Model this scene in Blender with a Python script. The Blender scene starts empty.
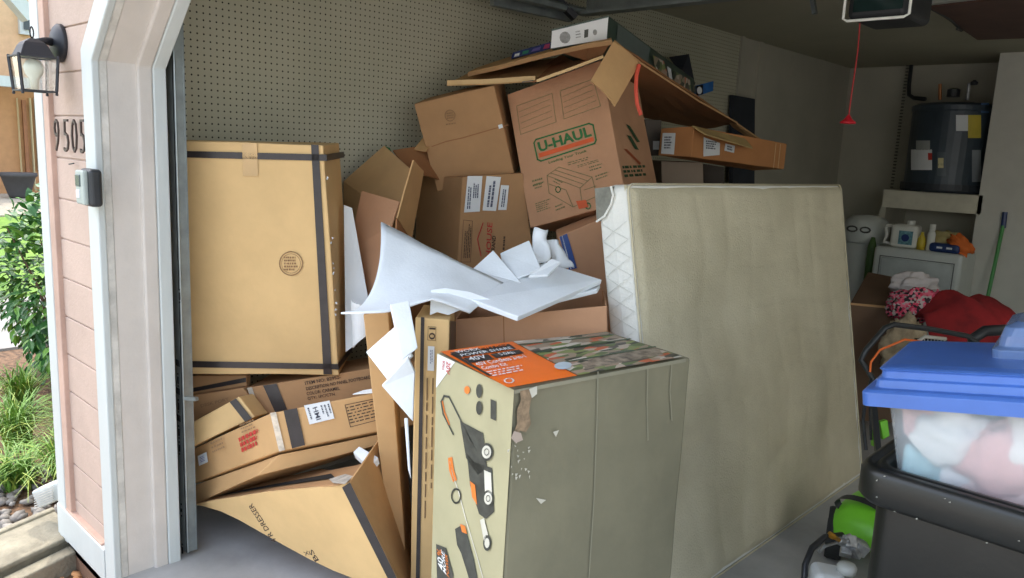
import bpy, bmesh, math, random
from mathutils import Vector, Matrix, Euler, noise
random.seed(7)
R=math.radians
col=bpy.context.scene.collection
# ---------------------------------------------------------------- camera
F=778.2; CAM=Vector((0,0,1.5))
_y,_p,_r=R(43.06),R(9.99),R(2.65)
FW=Vector((-math.sin(_y)*math.cos(_p),math.cos(_y)*math.cos(_p),-math.sin(_p)))
_rt=Vector((math.cos(_y),math.sin(_y),0)); _up=_rt.cross(FW)
RT=_rt*math.cos(_r)+_up*math.sin(_r); UP=-_rt*math.sin(_r)+_up*math.cos(_r)
HF=Vector((-math.sin(_y),math.cos(_y),0))     # horizontal forward
cam=bpy.data.cameras.new('camera'); cam.sensor_width=36; cam.lens=F/1024*36; cam.clip_start=.02; cam.clip_end=300
co=bpy.data.objects.new('camera',cam); col.objects.link(co)
co.matrix_world=Matrix(((RT.x,UP.x,-FW.x,0),(RT.y,UP.y,-FW.y,0),(RT.z,UP.z,-FW.z,1.5),(0,0,0,1)))
bpy.context.scene.camera=co
def ray(x,y): return FW+RT*((x-512)/F)+UP*((289-y)/F)
def P(x,y,D): return CAM+ray(x,y)*D
def AX(x,y,i,v):
    d=ray(x,y); return CAM+d*((v-CAM[i])/d[i])
def PY(x,y,Y): return AX(x,y,1,Y)
def PX(x,y,X): return AX(x,y,0,X)
def PZ(x,y,Z): return AX(x,y,2,Z)
class Plane:
    def __init__(s,o,n):
        s.o=Vector(o); s.n=Vector(n).normalized()
        if s.n.dot(CAM-s.o)<0: s.n=-s.n
    def at(s,x,y,off=0):
        d=ray(x,y); o=s.o+s.n*off
        return CAM+d*((o-CAM).dot(s.n)/d.dot(s.n))
def face_plane(px,py,D,az=0,tilt=0):
    a,t=R(az),R(tilt)
    n=(-HF*math.cos(a)+_rt*math.sin(a))*math.cos(t)+Vector((0,0,math.sin(t)))
    return Plane(P(px,py,D),n)
# ---------------------------------------------------------------- materials
def lin(c):
    return tuple(((v/255)/12.92 if v/255<=.04045 else ((v/255+.055)/1.055)**2.4) for v in c)+(1,)
MC={}
def mat(name,c,rough=.7,var=.08,scale=6,bump=0,bscale=60,metal=0,c2=None,stretch=None,alpha=1,trans=0,emit=0,spec=None,sheen=0):
    if name in MC: return MC[name]
    m=bpy.data.materials.new(name); m.use_nodes=True; nt=m.node_tree; N=nt.nodes; L=nt.links
    b=N['Principled BSDF']; b.inputs['Roughness'].default_value=rough; b.inputs['Metallic'].default_value=metal
    if spec is not None: b.inputs['Specular IOR Level'].default_value=spec
    geo=N.new('ShaderNodeTexCoord'); mp=N.new('ShaderNodeMapping'); L.new(geo.outputs['Object'],mp.inputs[0])
    if stretch: mp.inputs['Scale'].default_value=stretch
    nz=N.new('ShaderNodeTexNoise'); nz.inputs['Scale'].default_value=scale; nz.inputs['Detail'].default_value=6; nz.inputs['Roughness'].default_value=.6
    L.new(mp.outputs[0],nz.inputs['Vector'])
    cr=N.new('ShaderNodeValToRGB'); L.new(nz.outputs['Fac'],cr.inputs[0])
    a=lin(c); k=lin(c2) if c2 else tuple(v*(1-var*2.2) for v in a[:3])+(1,)
    hi=a if c2 else tuple(min(1,v*(1+var)) for v in a[:3])+(1,)
    cr.color_ramp.elements[0].position=.3; cr.color_ramp.elements[1].position=.68
    cr.color_ramp.elements[0].color=k; cr.color_ramp.elements[1].color=hi
    L.new(cr.outputs[0],b.inputs['Base Color'])
    if bump:
        n2=N.new('ShaderNodeTexNoise'); n2.inputs['Scale'].default_value=bscale; n2.inputs['Detail'].default_value=4
        L.new(mp.outputs[0],n2.inputs['Vector'])
        bp=N.new('ShaderNodeBump'); bp.inputs['Strength'].default_value=bump; bp.inputs['Distance'].default_value=.01
        L.new(n2.outputs['Fac'],bp.inputs['Height']); L.new(bp.outputs[0],b.inputs['Normal'])
    if alpha<1: b.inputs['Alpha'].default_value=alpha
    if trans: b.inputs['Transmission Weight'].default_value=trans
    if emit: b.inputs['Emission Color'].default_value=a; b.inputs['Emission Strength'].default_value=emit
    MC[name]=m; return m
def card(name,c,var=.06,**k): return mat(name,c,rough=.8,var=var,scale=3.5,bump=.12,bscale=25,spec=.25,**k)
KL=card('cardboard_light',(214,180,128)); KM=card('cardboard_mid',(200,160,112)); KD=card('cardboard_brown',(178,138,98))
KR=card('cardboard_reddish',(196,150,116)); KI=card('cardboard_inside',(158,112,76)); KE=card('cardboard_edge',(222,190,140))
TAPE=mat('black_tape',(52,47,48),rough=.3,var=.15,scale=20); CTAPE=mat('clear_tape',(205,170,120),rough=.25,var=.06)
INK=mat('print_ink',(70,55,45),rough=.8); INKF=mat('faded_ink',(148,116,82),rough=.8); GREEN=mat('print_green',(58,120,70),rough=.8)
GREENF=mat('print_green_faded',(120,125,85),rough=.8)
ORG=mat('print_orange',(225,100,55),rough=.7); RED=mat('print_red',(190,60,50),rough=.7)
PAPER=mat('label_paper',(222,225,226),rough=.6,var=.03); INKB=mat('label_ink',(70,72,84),rough=.7); BLUE=mat('blue_tape',(45,80,150),rough=.35)
FOAM=mat('white_foam',(232,238,242),rough=.6,var=.03,scale=8,bump=.1,bscale=120)
WHITE=mat('white_paint',(194,200,198),rough=.5,var=.04,scale=5,bump=.15,bscale=40,stretch=(1,1,.3))
DIRTYW=mat('weathered_paint',(205,202,194),rough=.7,var=.15,scale=12,bump=.3,bscale=50)
PINK=mat('pink_siding',(186,164,150),rough=.8,var=.05,scale=5,bump=.25,bscale=90)
GALV=mat('galvanised_steel',(150,158,158),rough=.38,var=.1,scale=15,metal=.7)
DARK=mat('dark_hole',(18,18,18),rough=.9)
BLACKM=mat('black_metal',(38,40,46),rough=.5,var=.1)
BLACKP=mat('black_plastic',(44,47,50),rough=.4,var=.15,scale=12)
# ---------------------------------------------------------------- mesh helpers
def mesh_obj(name,verts,faces,m,parent=None,smooth=False):
    me=bpy.data.meshes.new(name); me.from_pydata([tuple(v) for v in verts],[],faces); me.update()
    if smooth:
        for p in me.polygons: p.use_smooth=True
    me.materials.append(m); o=bpy.data.objects.new(name,me); col.objects.link(o)
    if parent is not None:
        o.parent=parent; o.matrix_parent_inverse=parent.matrix_world.inverted() if False else Matrix.Translation(-parent.location)
    return o
class MB:
    def __init__(s): s.v=[];s.f=[]
    def add(s,v,f):
        n=len(s.v); s.v+= [Vector(x) for x in v]; s.f+=[tuple(i+n for i in g) for g in f]; return s
    def hexa(s,c): # c: 8 corners order (x,y,z) bits 000,100,110,010,001,101,111,011
        return s.add(c,[(0,3,2,1),(4,5,6,7),(0,1,5,4),(1,2,6,5),(2,3,7,6),(3,0,4,7)])
    def box(s,x0,x1,y0,y1,z0,z1,M=None):
        c=[Vector(v) for v in((x0,y0,z0),(x1,y0,z0),(x1,y1,z0),(x0,y1,z0),(x0,y0,z1),(x1,y0,z1),(x1,y1,z1),(x0,y1,z1))]
        if M is not None: c=[M@v for v in c]
        return s.hexa(c)
    def bar(s,a,b,w,h=None,up=Vector((0,0,1))):
        a,b=Vector(a),Vector(b); h=h or w; d=(b-a).normalized(); x=d.cross(up)
        if x.length<1e-4: x=Vector((1,0,0))
        x.normalize(); y=x.cross(d).normalized(); x=x*w/2; y=y*h/2
        return s.hexa([a-x-y,a+x-y,a+x+y,a-x+y,b-x-y,b+x-y,b+x+y,b-x+y])
    def tube(s,pts,r,n=8,cap=True):
        pts=[Vector(p) for p in pts]; rr=r if isinstance(r,(list,tuple)) else [r]*len(pts)
        base=len(s.v); prev=None
        for i,p in enumerate(pts):
            d=((pts[min(i+1,len(pts)-1)]-pts[max(i-1,0)])).normalized()
            if prev is None: x=d.orthogonal().normalized()
            else:
                x=prev-d*prev.dot(d); x=x.normalized() if x.length>1e-5 else d.orthogonal().normalized()
            prev=x; y=d.cross(x)
            for k in range(n):
                a=2*math.pi*k/n; s.v.append(p+(x*math.cos(a)+y*math.sin(a))*rr[i])
        for i in range(len(pts)-1):
            for k in range(n):
                a=base+i*n+k; b=base+i*n+(k+1)%n; s.f.append((a,b,b+n,a+n))
        if cap:
            s.f.append(tuple(base+k for k in range(n))[::-1]); s.f.append(tuple(base+(len(pts)-1)*n+k for k in range(n)))
        return s
    def lathe(s,prof,c,axis=Vector((0,0,1)),n=24,cap=True):
        axis=Vector(axis).normalized(); x=axis.orthogonal().normalized(); y=axis.cross(x); base=len(s.v); c=Vector(c)
        for r_,h in prof:
            for k in range(n):
                a=2*math.pi*k/n; s.v.append(c+axis*h+(x*math.cos(a)+y*math.sin(a))*r_)
        for i in range(len(prof)-1):
            for k in range(n):
                a=base+i*n+k;b=base+i*n+(k+1)%n; s.f.append((a,b,b+n,a+n))
        if cap:
            s.f.append(tuple(base+k for k in range(n))[::-1]); s.f.append(tuple(base+(len(prof)-1)*n+k for k in range(n)))
        return s
    def grid(s,fn,nu,nv):
        b=len(s.v)
        for j in range(nv+1):
            for i in range(nu+1): s.v.append(Vector(fn(i/nu,j/nv)))
        for j in range(nv):
            for i in range(nu):
                a=b+j*(nu+1)+i; s.f.append((a,a+1,a+nu+2,a+nu+1))
        return s
    def obj(s,name,m,parent=None,smooth=False,bevel=0,seg=2,solid=0,sub=0):
        o=mesh_obj(name,s.v,s.f,m,parent,smooth)
        if solid:
            md=o.modifiers.new('s','SOLIDIFY'); md.thickness=solid; md.offset=0
        if bevel:
            md=o.modifiers.new('b','BEVEL'); md.width=bevel; md.segments=seg; md.limit_method='ANGLE'
        if sub:
            md=o.modifiers.new('u','SUBSURF'); md.levels=sub; md.render_levels=sub
        return o
def thing(name,label,cat,loc,group=None):
    o=bpy.data.objects.new(name,None); col.objects.link(o); o.location=Vector(loc); o.empty_display_size=.1
    o['label']=label; o['category']=cat
    if group: o['group']=group
    return o
def tag(o,label,cat,group=None,kind=None):
    o['label']=label; o['category']=cat
    if group: o['group']=group
    if kind: o['kind']=kind
    return o
def struct(o): o['kind']='structure'; return o
# ---- decals lying on a plane
def poly_px(pl,pts,name,m,parent,off=.003):
    return mesh_obj(name,[pl.at(x,y,off) for x,y in pts],[tuple(range(len(pts)))],m,parent)
def strip_poly(pl,pts,w,off):  # closed outline of px points -> thin ribbon mesh data
    mb=MB(); P3=[pl.at(x,y,off) for x,y in pts]
    return outline(mb,P3,pl.n,w)
def outline(mb,P3,n,w,closed=True):
    k=len(P3)
    for i in range(k if closed else k-1):
        a,b=P3[i],P3[(i+1)%k]; d=(b-a).normalized(); x=d.cross(n)*w/2; e=d*w/2
        mb.add([a-e-x,b+e-x,b+e+x,a-e+x],[(0,1,2,3)])
    return mb
_tc={}
def text_mesh(s_,w_=.012):
    if s_+str(w_) not in _tc:
        cu=bpy.data.curves.new('t','FONT'); cu.body=s_; cu.resolution_u=2; cu.offset=w_
        ob=bpy.data.objects.new('t',cu); col.objects.link(ob); bpy.context.view_layer.update()
        me=bpy.data.meshes.new_from_object(ob)
        vs=[v.co.copy() for v in me.vertices]; fs=[tuple(p.vertices) for p in me.polygons]
        bpy.data.objects.remove(ob); bpy.data.curves.remove(cu)
        x0=min(v.x for v in vs);x1=max(v.x for v in vs);y0=min(v.y for v in vs);y1=max(v.y for v in vs)
        _tc[s_+str(w_)]=([((v.x-x0)/(x1-x0),(v.y-y0)/max(1e-6,y1-y0)) for v in vs],fs)
    return _tc[s_+str(w_)]
def text3(mb,s_,O,U,V,w_=.012):
    vs,fs=text_mesh(s_,w_); mb.add([O+U*a+V*b for a,b in vs],fs); return mb
def text_px(mb,pl,s_,p0,p1,p2,off=.0035):
    O=pl.at(*p0,off); return text3(mb,s_,O,pl.at(*p1,off)-O,pl.at(*p2,off)-O)
def lettering(pl,s_,p0,p1,p2,m,par,off=.0035,name='lettering'):
    mb=MB(); text_px(mb,pl,s_,p0,p1,p2,off); return mb.obj(name,m,par)
def fine_print(pl,p0,p1,p2,rows,seed,m,par,fill=.55,off=.0035,gap=.12,name='fine_print'):
    mb=MB(); scrib(mb,pl,p0,p1,p2,rows,seed,fill,off,gap); return mb.obj(name,m,par)
def scrib(mb,pl,p0,p1,p2,rows,seed=1,fill=.55,off=.0035,gap=.12):
    """rows of word-like dashes in the parallelogram p0 (start bottom), p1 (end bottom), p2 (start top)"""
    rr=random.Random(seed); O=pl.at(*p0,off); U=pl.at(*p1,off)-O; V=pl.at(*p2,off)-O
    for j in range(rows):
        v0=(j+.5-fill/2)/rows; v1=(j+.5+fill/2)/rows; u=0; end=rr.uniform(.7,1)
        while u<end:
            w=rr.uniform(.05,.16); e=min(u+w,end)
            mb.add([O+U*u+V*v0,O+U*e+V*v0,O+U*e+V*v1,O+U*u+V*v1],[(0,1,2,3)]); u=e+gap*rr.uniform(.2,.5)
    return mb
# ---- carton body as a warped hexahedron
def warp_box(name,c,m,parent,n=10,amp=.003,bevel=.004,seed=0,open_top=False):
    """c: 8 corners 000,100,110,010,001,101,111,011"""
    mb=MB(); sd=Vector((seed*3.1,seed*1.7,seed*.9))
    def tri(u,v,w):
        b=(c[0].lerp(c[1],u)).lerp(c[3].lerp(c[2],u),v); t=(c[4].lerp(c[5],u)).lerp(c[7].lerp(c[6],u),v)
        p=b.lerp(t,w)
        q=noise.noise_vector(p*4+sd)*amp
        e=min(u,1-u)*4 if 0<u<1 else 0
        return p+q
    idx={}
    def vi(i,j,k):
        if (i,j,k) not in idx: idx[(i,j,k)]=len(mb.v); mb.v.append(tri(i/n,j/n,k/n))
        return idx[(i,j,k)]
    for a in range(n):
        for b in range(n):
            mb.f.append((vi(a,b,0),vi(a,b+1,0),vi(a+1,b+1,0),vi(a+1,b,0)))
            if not open_top: mb.f.append((vi(a,b,n),vi(a+1,b,n),vi(a+1,b+1,n),vi(a,b+1,n)))
            mb.f.append((vi(a,0,b),vi(a+1,0,b),vi(a+1,0,b+1),vi(a,0,b+1)))
            mb.f.append((vi(a,n,b),vi(a,n,b+1),vi(a+1,n,b+1),vi(a+1,n,b)))
            mb.f.append((vi(0,a,b),vi(0,a,b+1),vi(0,a+1,b+1),vi(0,a+1,b)))
            mb.f.append((vi(n,a,b),vi(n,a+1,b),vi(n,a+1,b+1),vi(n,a,b+1)))
    return mb.obj(name,m,parent,bevel=bevel,solid=.005 if open_top else 0)
def corners(TL,TR,BR,BL,back):
    b=Vector(back); return [BL,BR,BR+b,BL+b,TL,TR,TR+b,TL+b]
def carton_q(name,label,px,anchor,az,tilt,thick,m,amp=.003,seed=0,group=None,back=None,open_top=False,body='body',left=1):
    pl=face_plane(*anchor,az,tilt); TL,TR,BR,BL=[pl.at(*p) for p in px]
    b=back if back is not None else -pl.n*thick
    c=corners(TL,TR,BR,BL,b); c[3]=c[0]+b*left; c[7]=c[4]+b*left
    loc=(c[0]+c[1]+c[2]+c[3])/4
    t=thing(name,label,'box',loc,group)
    warp_box(body,c,m,t,amp=amp,seed=seed,open_top=open_top)
    return t,pl,c
def side_plane(c,which):
    i={'right':(1,2,5),'left':(0,3,4),'front':(0,1,4),'top':(4,5,7)}[which]
    a,b,d=[c[k] for k in i]; return Plane(a,(b-a).cross(d-a))
def panel(name,pts,m,parent,th=.005,n=8,bend=0,nz=.004,seed=0):
    """a sheet through four 3D corners (a,b,c,d around)"""
    a,b,c,d=pts; nn=(b-a).cross(d-a).normalized()
    if nn.dot(CAM-a)<0: nn=-nn
    def fn(u,v):
        p=(a.lerp(b,u)).lerp(d.lerp(c,u),v)
        return p+nn*(bend*4*u*(1-u)+ (noise.noise(p*6+Vector((seed,seed,0))))*nz)
    return MB().grid(fn,n,n).obj(name,m,parent,solid=th)
def polypanel(name,pts,m,parent,th=.005):
    return MB().add(pts,[tuple(range(len(pts)))]).obj(name,m,parent,solid=th)
# =====================================================================  SETTING
XL,YB,ZC=-2.97,7.75,2.43
# floor
conc=mat('concrete_floor',(172,172,170),rough=.6,var=.12,scale=3,bump=.1,bscale=30)
MB().box(XL-.2,3.1,.9,YB+.2,-.1,0).obj('floor',conc)['kind']='structure'
drive=mat('driveway_concrete',(196,188,176),rough=.85,var=.08,scale=4,bump=.2,bscale=60)
MB().box(-2.35,5,-9,.9,-.12,-.02).obj('ground_driveway',drive)['kind']='structure'
wallm=mat('drywall_paint',(178,174,158),rough=.85,var=.05,scale=2,bump=.05)
ceilm=mat('ceiling_paint',(172,168,146),rough=.9,var=.04,scale=2,bump=.2,bscale=80)
# pegboard material
def pegboard():
    m=bpy.data.materials.new('pegboard_material'); m.use_nodes=True; nt=m.node_tree;N=nt.nodes;L=nt.links;b=N['Principled BSDF']
    b.inputs['Roughness'].default_value=.75
    g=N.new('ShaderNodeNewGeometry'); sp=N.new('ShaderNodeSeparateXYZ'); L.new(g.outputs['Position'],sp.inputs[0])
    def M(op,a,b_=None):
        n=N.new('ShaderNodeMath'); n.operation=op
        for i,v in enumerate((a,b_)):
            if v is None: continue
            if isinstance(v,(int,float)): n.inputs[i].default_value=v
            else: L.new(v,n.inputs[i])
        return n.outputs[0]
    def fr(s,o): return M('SUBTRACT',M('FRACT',M('ADD',M('DIVIDE',s,.0254),o)),.5)
    u=fr(sp.outputs[1],.2); v=fr(sp.outputs[2],.35)
    d=M('SQRT',M('ADD',M('MULTIPLY',u,u),M('MULTIPLY',v,v)))
    hole=M('LESS_THAN',d,.14)
    nz=N.new('ShaderNodeTexNoise'); nz.inputs['Scale'].default_value=1.5; nz.inputs['Detail'].default_value=5; L.new(g.outputs['Position'],nz.inputs['Vector'])
    cr=N.new('ShaderNodeValToRGB'); L.new(nz.outputs['Fac'],cr.inputs[0]); cr.color_ramp.elements[0].position=.35;cr.color_ramp.elements[1].position=.7
    cr.color_ramp.elements[0].color=lin((176,174,152)); cr.color_ramp.elements[1].color=lin((194,190,168))
    mx=N.new('ShaderNodeMix'); mx.data_type='RGBA'; L.new(hole,mx.inputs[0]); L.new(cr.outputs[0],mx.inputs[6]); mx.inputs[7].default_value=lin((50,46,38))
    L.new(mx.outputs[2],b.inputs['Base Color']); return m
PEG=pegboard()
struct(MB().box(XL-.18,XL,.94,YB+.2,-.1,ZC+.1).obj('wall_left',wallm))
struct(MB().box(XL,XL+.006,1.1,5.55,.35,ZC).obj('trim_3',PEG)).name='trim_pegboard'
mbs=MB()
for y in (5.56,5.86): mbs.box(XL,XL+.02,y,y+.04,.3,ZC)
struct(mbs.obj('trim_4',wallm))
struct(MB().box(XL,-1.6,YB,YB+.15,-.1,ZC+.1).obj('wall_back',wallm))
struct(MB().box(-1.60,3.1,7.15,YB+.15,-.1,ZC+.1).obj('wall_inner',mat('block_wall',(205,203,192),rough=.8,var=.03)))
struct(MB().box(2.9,3.1,.9,YB+.2,-.1,ZC+.1).obj('wall_right',wallm))
struct(MB().box(XL-.2,3.1,.905,YB+.2,ZC,ZC+.12).obj('ceiling',ceilm))
# roof above (keeps the sun out)
struct(MB().box(-3.5,3.4,.62,8.2,2.62,2.7).obj('roof',mat('roof_soffit',(215,205,190),rough=.8)))
# shelf slab in recess
struct(MB().box(-2.33,-1.57,7.15,YB,1.175,1.325).obj('trim_5',mat('shelf_paint',(205,200,180),rough=.7))).name='trim_ledge'
struct(MB().box(-2.36,-2.31,7.2,YB,-.1,1.175).obj('wall_recess',wallm))
# front wall
fw=MB()
fw.box(XL-.18,-2.64,.935,1.1,-.1,2.62)
fw.box(2.62,3.1,.93,1.1,-.1,2.62)
fw.box(-2.64,2.62,.935,1.1,2.17,2.62)
fw.add([(-2.65,.935,1.72),(-2.65,.935,2.2),(-2.17,.935,2.2),(-2.65,1.1,1.72),(-2.65,1.1,2.2),(-2.17,1.1,2.2)],[(0,2,1),(3,4,5),(0,1,4,3),(1,2,5,4),(2,0,3,5)])
struct(fw.obj('wall_front',wallm))
# siding boards
sd=MB(); z=.135+.1425
zs=[.081,.135]+[.135+.1415*i for i in range(1,19)]
for a,b in zip(zs[:-1],zs[1:]): sd.box(-3.07,max(-2.68,-2.665+(a-1.75)),.905,.935,a+.0022,b-.0022)
sd.box(-3.07,-2.70,.911,.935,.08,2.6)
for a,b in zip(zs[:-1],zs[1:]): sd.box(2.72,3.15,.905,.935,a+.004,b-.004)
for a in (0,):
    for zz,zt in zip(zs[:-1],zs[1:]):
        if zz>2.25: sd.box(-2.1,2.72,.905,.935,zz+.004,zt-.004)
struct(sd.obj('wall_siding',PINK,bevel=.003))
pt=MB().box(-3.105,-3.05,.888,.935,.06,2.6).box(-3.105,-2.735,.885,.935,.06,.085)
struct(pt.obj('trim_6',mat('pink_trim',(190,160,144),rough=.7,bump=.2),bevel=.003))
wt=MB().box(-3.19,-3.105,.885,1.0,-.06,2.6).box(-3.19,-2.70,.88,.93,-.045,.078)
struct(wt.obj('trim_7',WHITE,bevel=.003))
struct(MB().box(-3.17,-2.62,.9,.95,-.25,-.04).obj('trim_8',mat('stem_wall',(120,92,72),rough=.9,bump=.3)))
# casing and jamb: swept round the chamfered opening
def sweep(d0,d1,y0,y1,zb=-.06):
    t=math.tan(R(22.5))
    def path(d): # offset outwards by d
        return [(-2.61-d,zb),(-2.61-d,1.715+d*t),(-2.19-d*t,2.135+d),(2.19+d*t,2.135+d),(2.61+d,1.715+d*t),(2.61+d,zb)]
    a,b=path(d0),path(d1); v=[];f=[]
    for (x,zz),(x2,z2) in zip(a,b): v+=[(x,y0,zz),(x2,y0,z2),(x2,y1,z2),(x,y1,zz)]
    for i in range(5):
        k=i*4
        for j in range(4): f.append((k+j,k+(j+1)%4,k+4+(j+1)%4,k+4+j))
    f+=[(0,3,2,1),(20,21,22,23)]
    return MB().add(v,f)
struct(sweep(0,.088,.883,.906).obj('trim_1',WHITE,bevel=.004))
struct(sweep(.004,.03,.905,.93).obj('trim_9',DIRTYW,bevel=.003))
JW=mat('jamb_paint',(203,196,188),rough=.55,var=.05,scale=4,bump=.12,bscale=30)
struct(sweep(.006,.03,.93,1.1).obj('trim_2',JW))
struct(sweep(-.008,.02,1.015,1.062).obj('trim_10',JW,bevel=.006))
struct(sweep(-.012,.02,1.062,1.104).obj('trim_11',WHITE,bevel=.004))
# =====================================================================  OUTSIDE LEFT
soil=mat('mulch_soil',(120,92,68),rough=.95,var=.35,scale=30,bump=.8,bscale=60)
struct(MB().box(-7.5,-3.1,-1,6,-.3,-.14).obj('ground_bed',soil))
struct(MB().box(-3.6,-2.0,-3,.9,-.3,-.17).obj('ground_gravel',soil))
lawn=mat('lawn_grass',(120,155,55),rough=.9,var=.25,scale=1.2,bump=.6,bscale=50,c2=(80,115,35))
struct(MB().box(-45,-7.5,-12,30,-.4,-.16).obj('ground_lawn',lawn))
struct(MB().box(-8.6,-6.6,-3,9,-.3,-.12).obj('ground_path',mat('path_concrete',(150,146,140),rough=.9,var=.08)))
struct(MB().box(-24,-17.2,-10,20,-.2,-.13).obj('ground_pavement',mat('pale_gravel',(170,160,142),rough=.9,var=.15,scale=20)))
# kerb
KC=mat('kerb_concrete',(150,143,124),rough=.95,var=.16,scale=9,bump=.5,bscale=60)
kt=MB()
def kseg(x0,x1,z,ye=.935):
    c=[]
    for zz in (-.25,z):
        for yy,xx in ((-1.5,x0),(-1.5,x1),(ye,x1),(ye,x0)):
            c.append(Vector((xx-(yy-.8)*.36,yy,zz)))
    kt.hexa(c)
kseg(-3.405,-3.10,-.055,.935); kseg(-3.395,-3.36,-.045); kseg(-3.13,-3.10,-.048,.935); kseg(-3.10,-3.03,-.085,.93)
tag(kt.obj('garden_kerb',KC,bevel=.008),'pale concrete garden kerb running up to the corner of the house','kerb')
# stones and mulch chips
def scatter(name,label,cat,m,n,fx,size,flat=.5,seed=3):
    rr=random.Random(seed); mb=MB()
    for i in range(n):
        c=Vector(fx(rr)); s=rr.uniform(*size); M=Matrix.Translation(c)@Euler((rr.uniform(-.5,.5),rr.uniform(-.5,.5),rr.uniform(0,6.3))).to_matrix().to_4x4()
        vs=[]
        for a,b in ((0,-1),(1,-.4),(1,.4),(0,1)):
            if a==0: vs.append(M@Vector((0,0,b*s*flat)))
            else:
                for k in range(6):
                    t=k/6*6.283; q=rr.uniform(.75,1.15); vs.append(M@Vector((math.cos(t)*s*q,math.sin(t)*s*q*.75,b*s*flat)))
        f=[(0,1+(k+1)%6,1+k) for k in range(6)]+[(1+k,1+(k+1)%6,7+(k+1)%6,7+k) for k in range(6)]+[(13,7+k,7+(k+1)%6) for k in range(6)]
        mb.add(vs,f)
    return tag(mb.obj(name,m,smooth=True),label,cat,kind='stuff')
scatter('river_stone','pale and grey stones lying in front of the kerb','stones',mat('pale_stone',(170,160,146),rough=.8,var=.25,scale=9),170,lambda r:(r.uniform(-3.0,-2.6),r.uniform(.3,.87),-.16),(.014,.035))
scatter('bed_stone','pale grey stones along the planting bed behind the kerb','stones',mat('grey_stone',(140,134,126),rough=.8,var=.25,scale=9),160,lambda r:(r.uniform(-4.1,-3.5),r.uniform(.55,1.1),-.125),(.014,.034),seed=8)
scatter('mulch_chip','brown and tan bark chips in front of the kerb','mulch',mat('bark_chip',(190,140,95),rough=.9,var=.35,scale=14),420,lambda r:(r.uniform(-3.02,-2.5),r.uniform(.3,.9),-.155),(.012,.03),.25,seed=5)
# grassy clumps
def blades(mb,c,n,h,spread,rr,w=.008):
    for i in range(n):
        a=rr.uniform(0,6.283); L=h*rr.uniform(.6,1.1); sp=spread*rr.uniform(.2,1)
        o=Vector(c)+Vector((rr.uniform(-.05,.05),rr.uniform(-.05,.05),0)); d=Vector((math.cos(a),math.sin(a),0)); s=Vector((-d.y,d.x,0))*w/2
        b=len(mb.v)
        for k in range(6):
            t=k/5; p=o+d*sp*t**1.6+Vector((0,0,L*(t-.42*t**3*(1+sp)))); ww=1-t*.9
            mb.v+= [p-s*ww,p+s*ww]
        for k in range(5): mb.f.append((b+2*k,b+2*k+1,b+2*k+3,b+2*k+2))
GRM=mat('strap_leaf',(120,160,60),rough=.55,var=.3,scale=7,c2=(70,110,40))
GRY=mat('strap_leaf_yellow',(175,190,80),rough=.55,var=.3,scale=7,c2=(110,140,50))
rr=random.Random(4)
gl=['bushy clump of strappy green grass right against the house corner','tall strappy grass clump behind the kerb at left edge','low clump of arching green strap leaves in the middle of the bed','strappy clump with yellowish blades nearest the kerb','strappy green clump furthest back under the leafy shrub']
for i,(x,y,hh) in enumerate([(-3.88,1.12,.46),(-4.5,1.08,.5),(-4.2,1.3,.5),(-3.95,.93,.34),(-5.1,1.25,.5)]):
    t=thing('strap_leaf_clump',gl[i],'plant',(x,y,-.15),'strappy grass clumps in the bed')
    mb=MB(); blades(mb,(x,y,-.15),150,hh,.36,rr,.012); mb.obj('foliage',GRM,t)
    mb=MB(); blades(mb,(x,y,-.15),45,hh*.9,.4,rr,.011); mb.obj('lighter_foliage',GRY,t)  # smaller share of yellower, lighter blades in each clump
# shrub
def leaf(mb,p,d,n,L,w):
    d=d.normalized(); s=d.cross(n).normalized()*w/2; n=s.cross(d).normalized()
    b=len(mb.v); mb.v+=[p,p+d*L*.35+s+n*w*.12,p+d*L*.35-n*w*.05,p+d*L*.35-s+n*w*.12,p+d*L*.72+s*.7+n*w*.05,p+d*L*.72-n*w*.1,p+d*L*.72-s*.7+n*w*.05,p+d*L-n*w*.3]
    mb.f+=[(b,b+2,b+1),(b,b+3,b+2),(b+1,b+2,b+5,b+4),(b+2,b+3,b+6,b+5),(b+4,b+5,b+7),(b+5,b+6,b+7)]
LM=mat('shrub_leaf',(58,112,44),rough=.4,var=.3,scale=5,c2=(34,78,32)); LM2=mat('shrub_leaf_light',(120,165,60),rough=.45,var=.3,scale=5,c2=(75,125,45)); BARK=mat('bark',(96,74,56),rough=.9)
def shrub(name,label,c,rad,n,seed):
    rr=random.Random(seed); t=thing(name,label,'shrub',(c[0],c[1],-.15)); a=MB();b=MB();st=MB()
    cc=Vector(c)
    for i in range(16):
        d=Vector((rr.uniform(-1,1)*rad[0],rr.uniform(-1,1)*rad[1],rr.uniform(-.4,1)*rad[2]))
        st.tube([(c[0]+d.x*.1,c[1]+d.y*.1,-.15),cc+d*.35+Vector((0,0,-.2)),cc+d*.85],[.014,.009,.004],5)
    for i in range(n):
        v=Vector((rr.gauss(0,1),rr.gauss(0,1),rr.gauss(0,1))).normalized()*rr.uniform(.45,1)**.5
        v=Vector((v.x*rad[0],v.y*rad[1],v.z*rad[2])); k=1+.22*noise.noise(v*3.2+cc)
        p=cc+v*k; d=(v.normalized()+Vector((rr.uniform(-1,1),rr.uniform(-1,1),rr.uniform(-.8,.3)))).normalized()
        leaf(a if rr.random()<.7 else b,p,d,Vector((rr.uniform(-.4,.4),rr.uniform(-.4,.4),1)),rr.uniform(.07,.11),rr.uniform(.035,.055))
    a.obj('foliage',LM,t); b.obj('lighter_foliage',LM2,t); st.obj('stem',BARK,t)  # second mesh holds lighter leaves picked at random
shrub('leafy_shrub','bushy dark green broad-leaved shrub beside the house corner',(-5.5,1.62,.52),(.75,.3,.62),1700,11)
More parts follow.
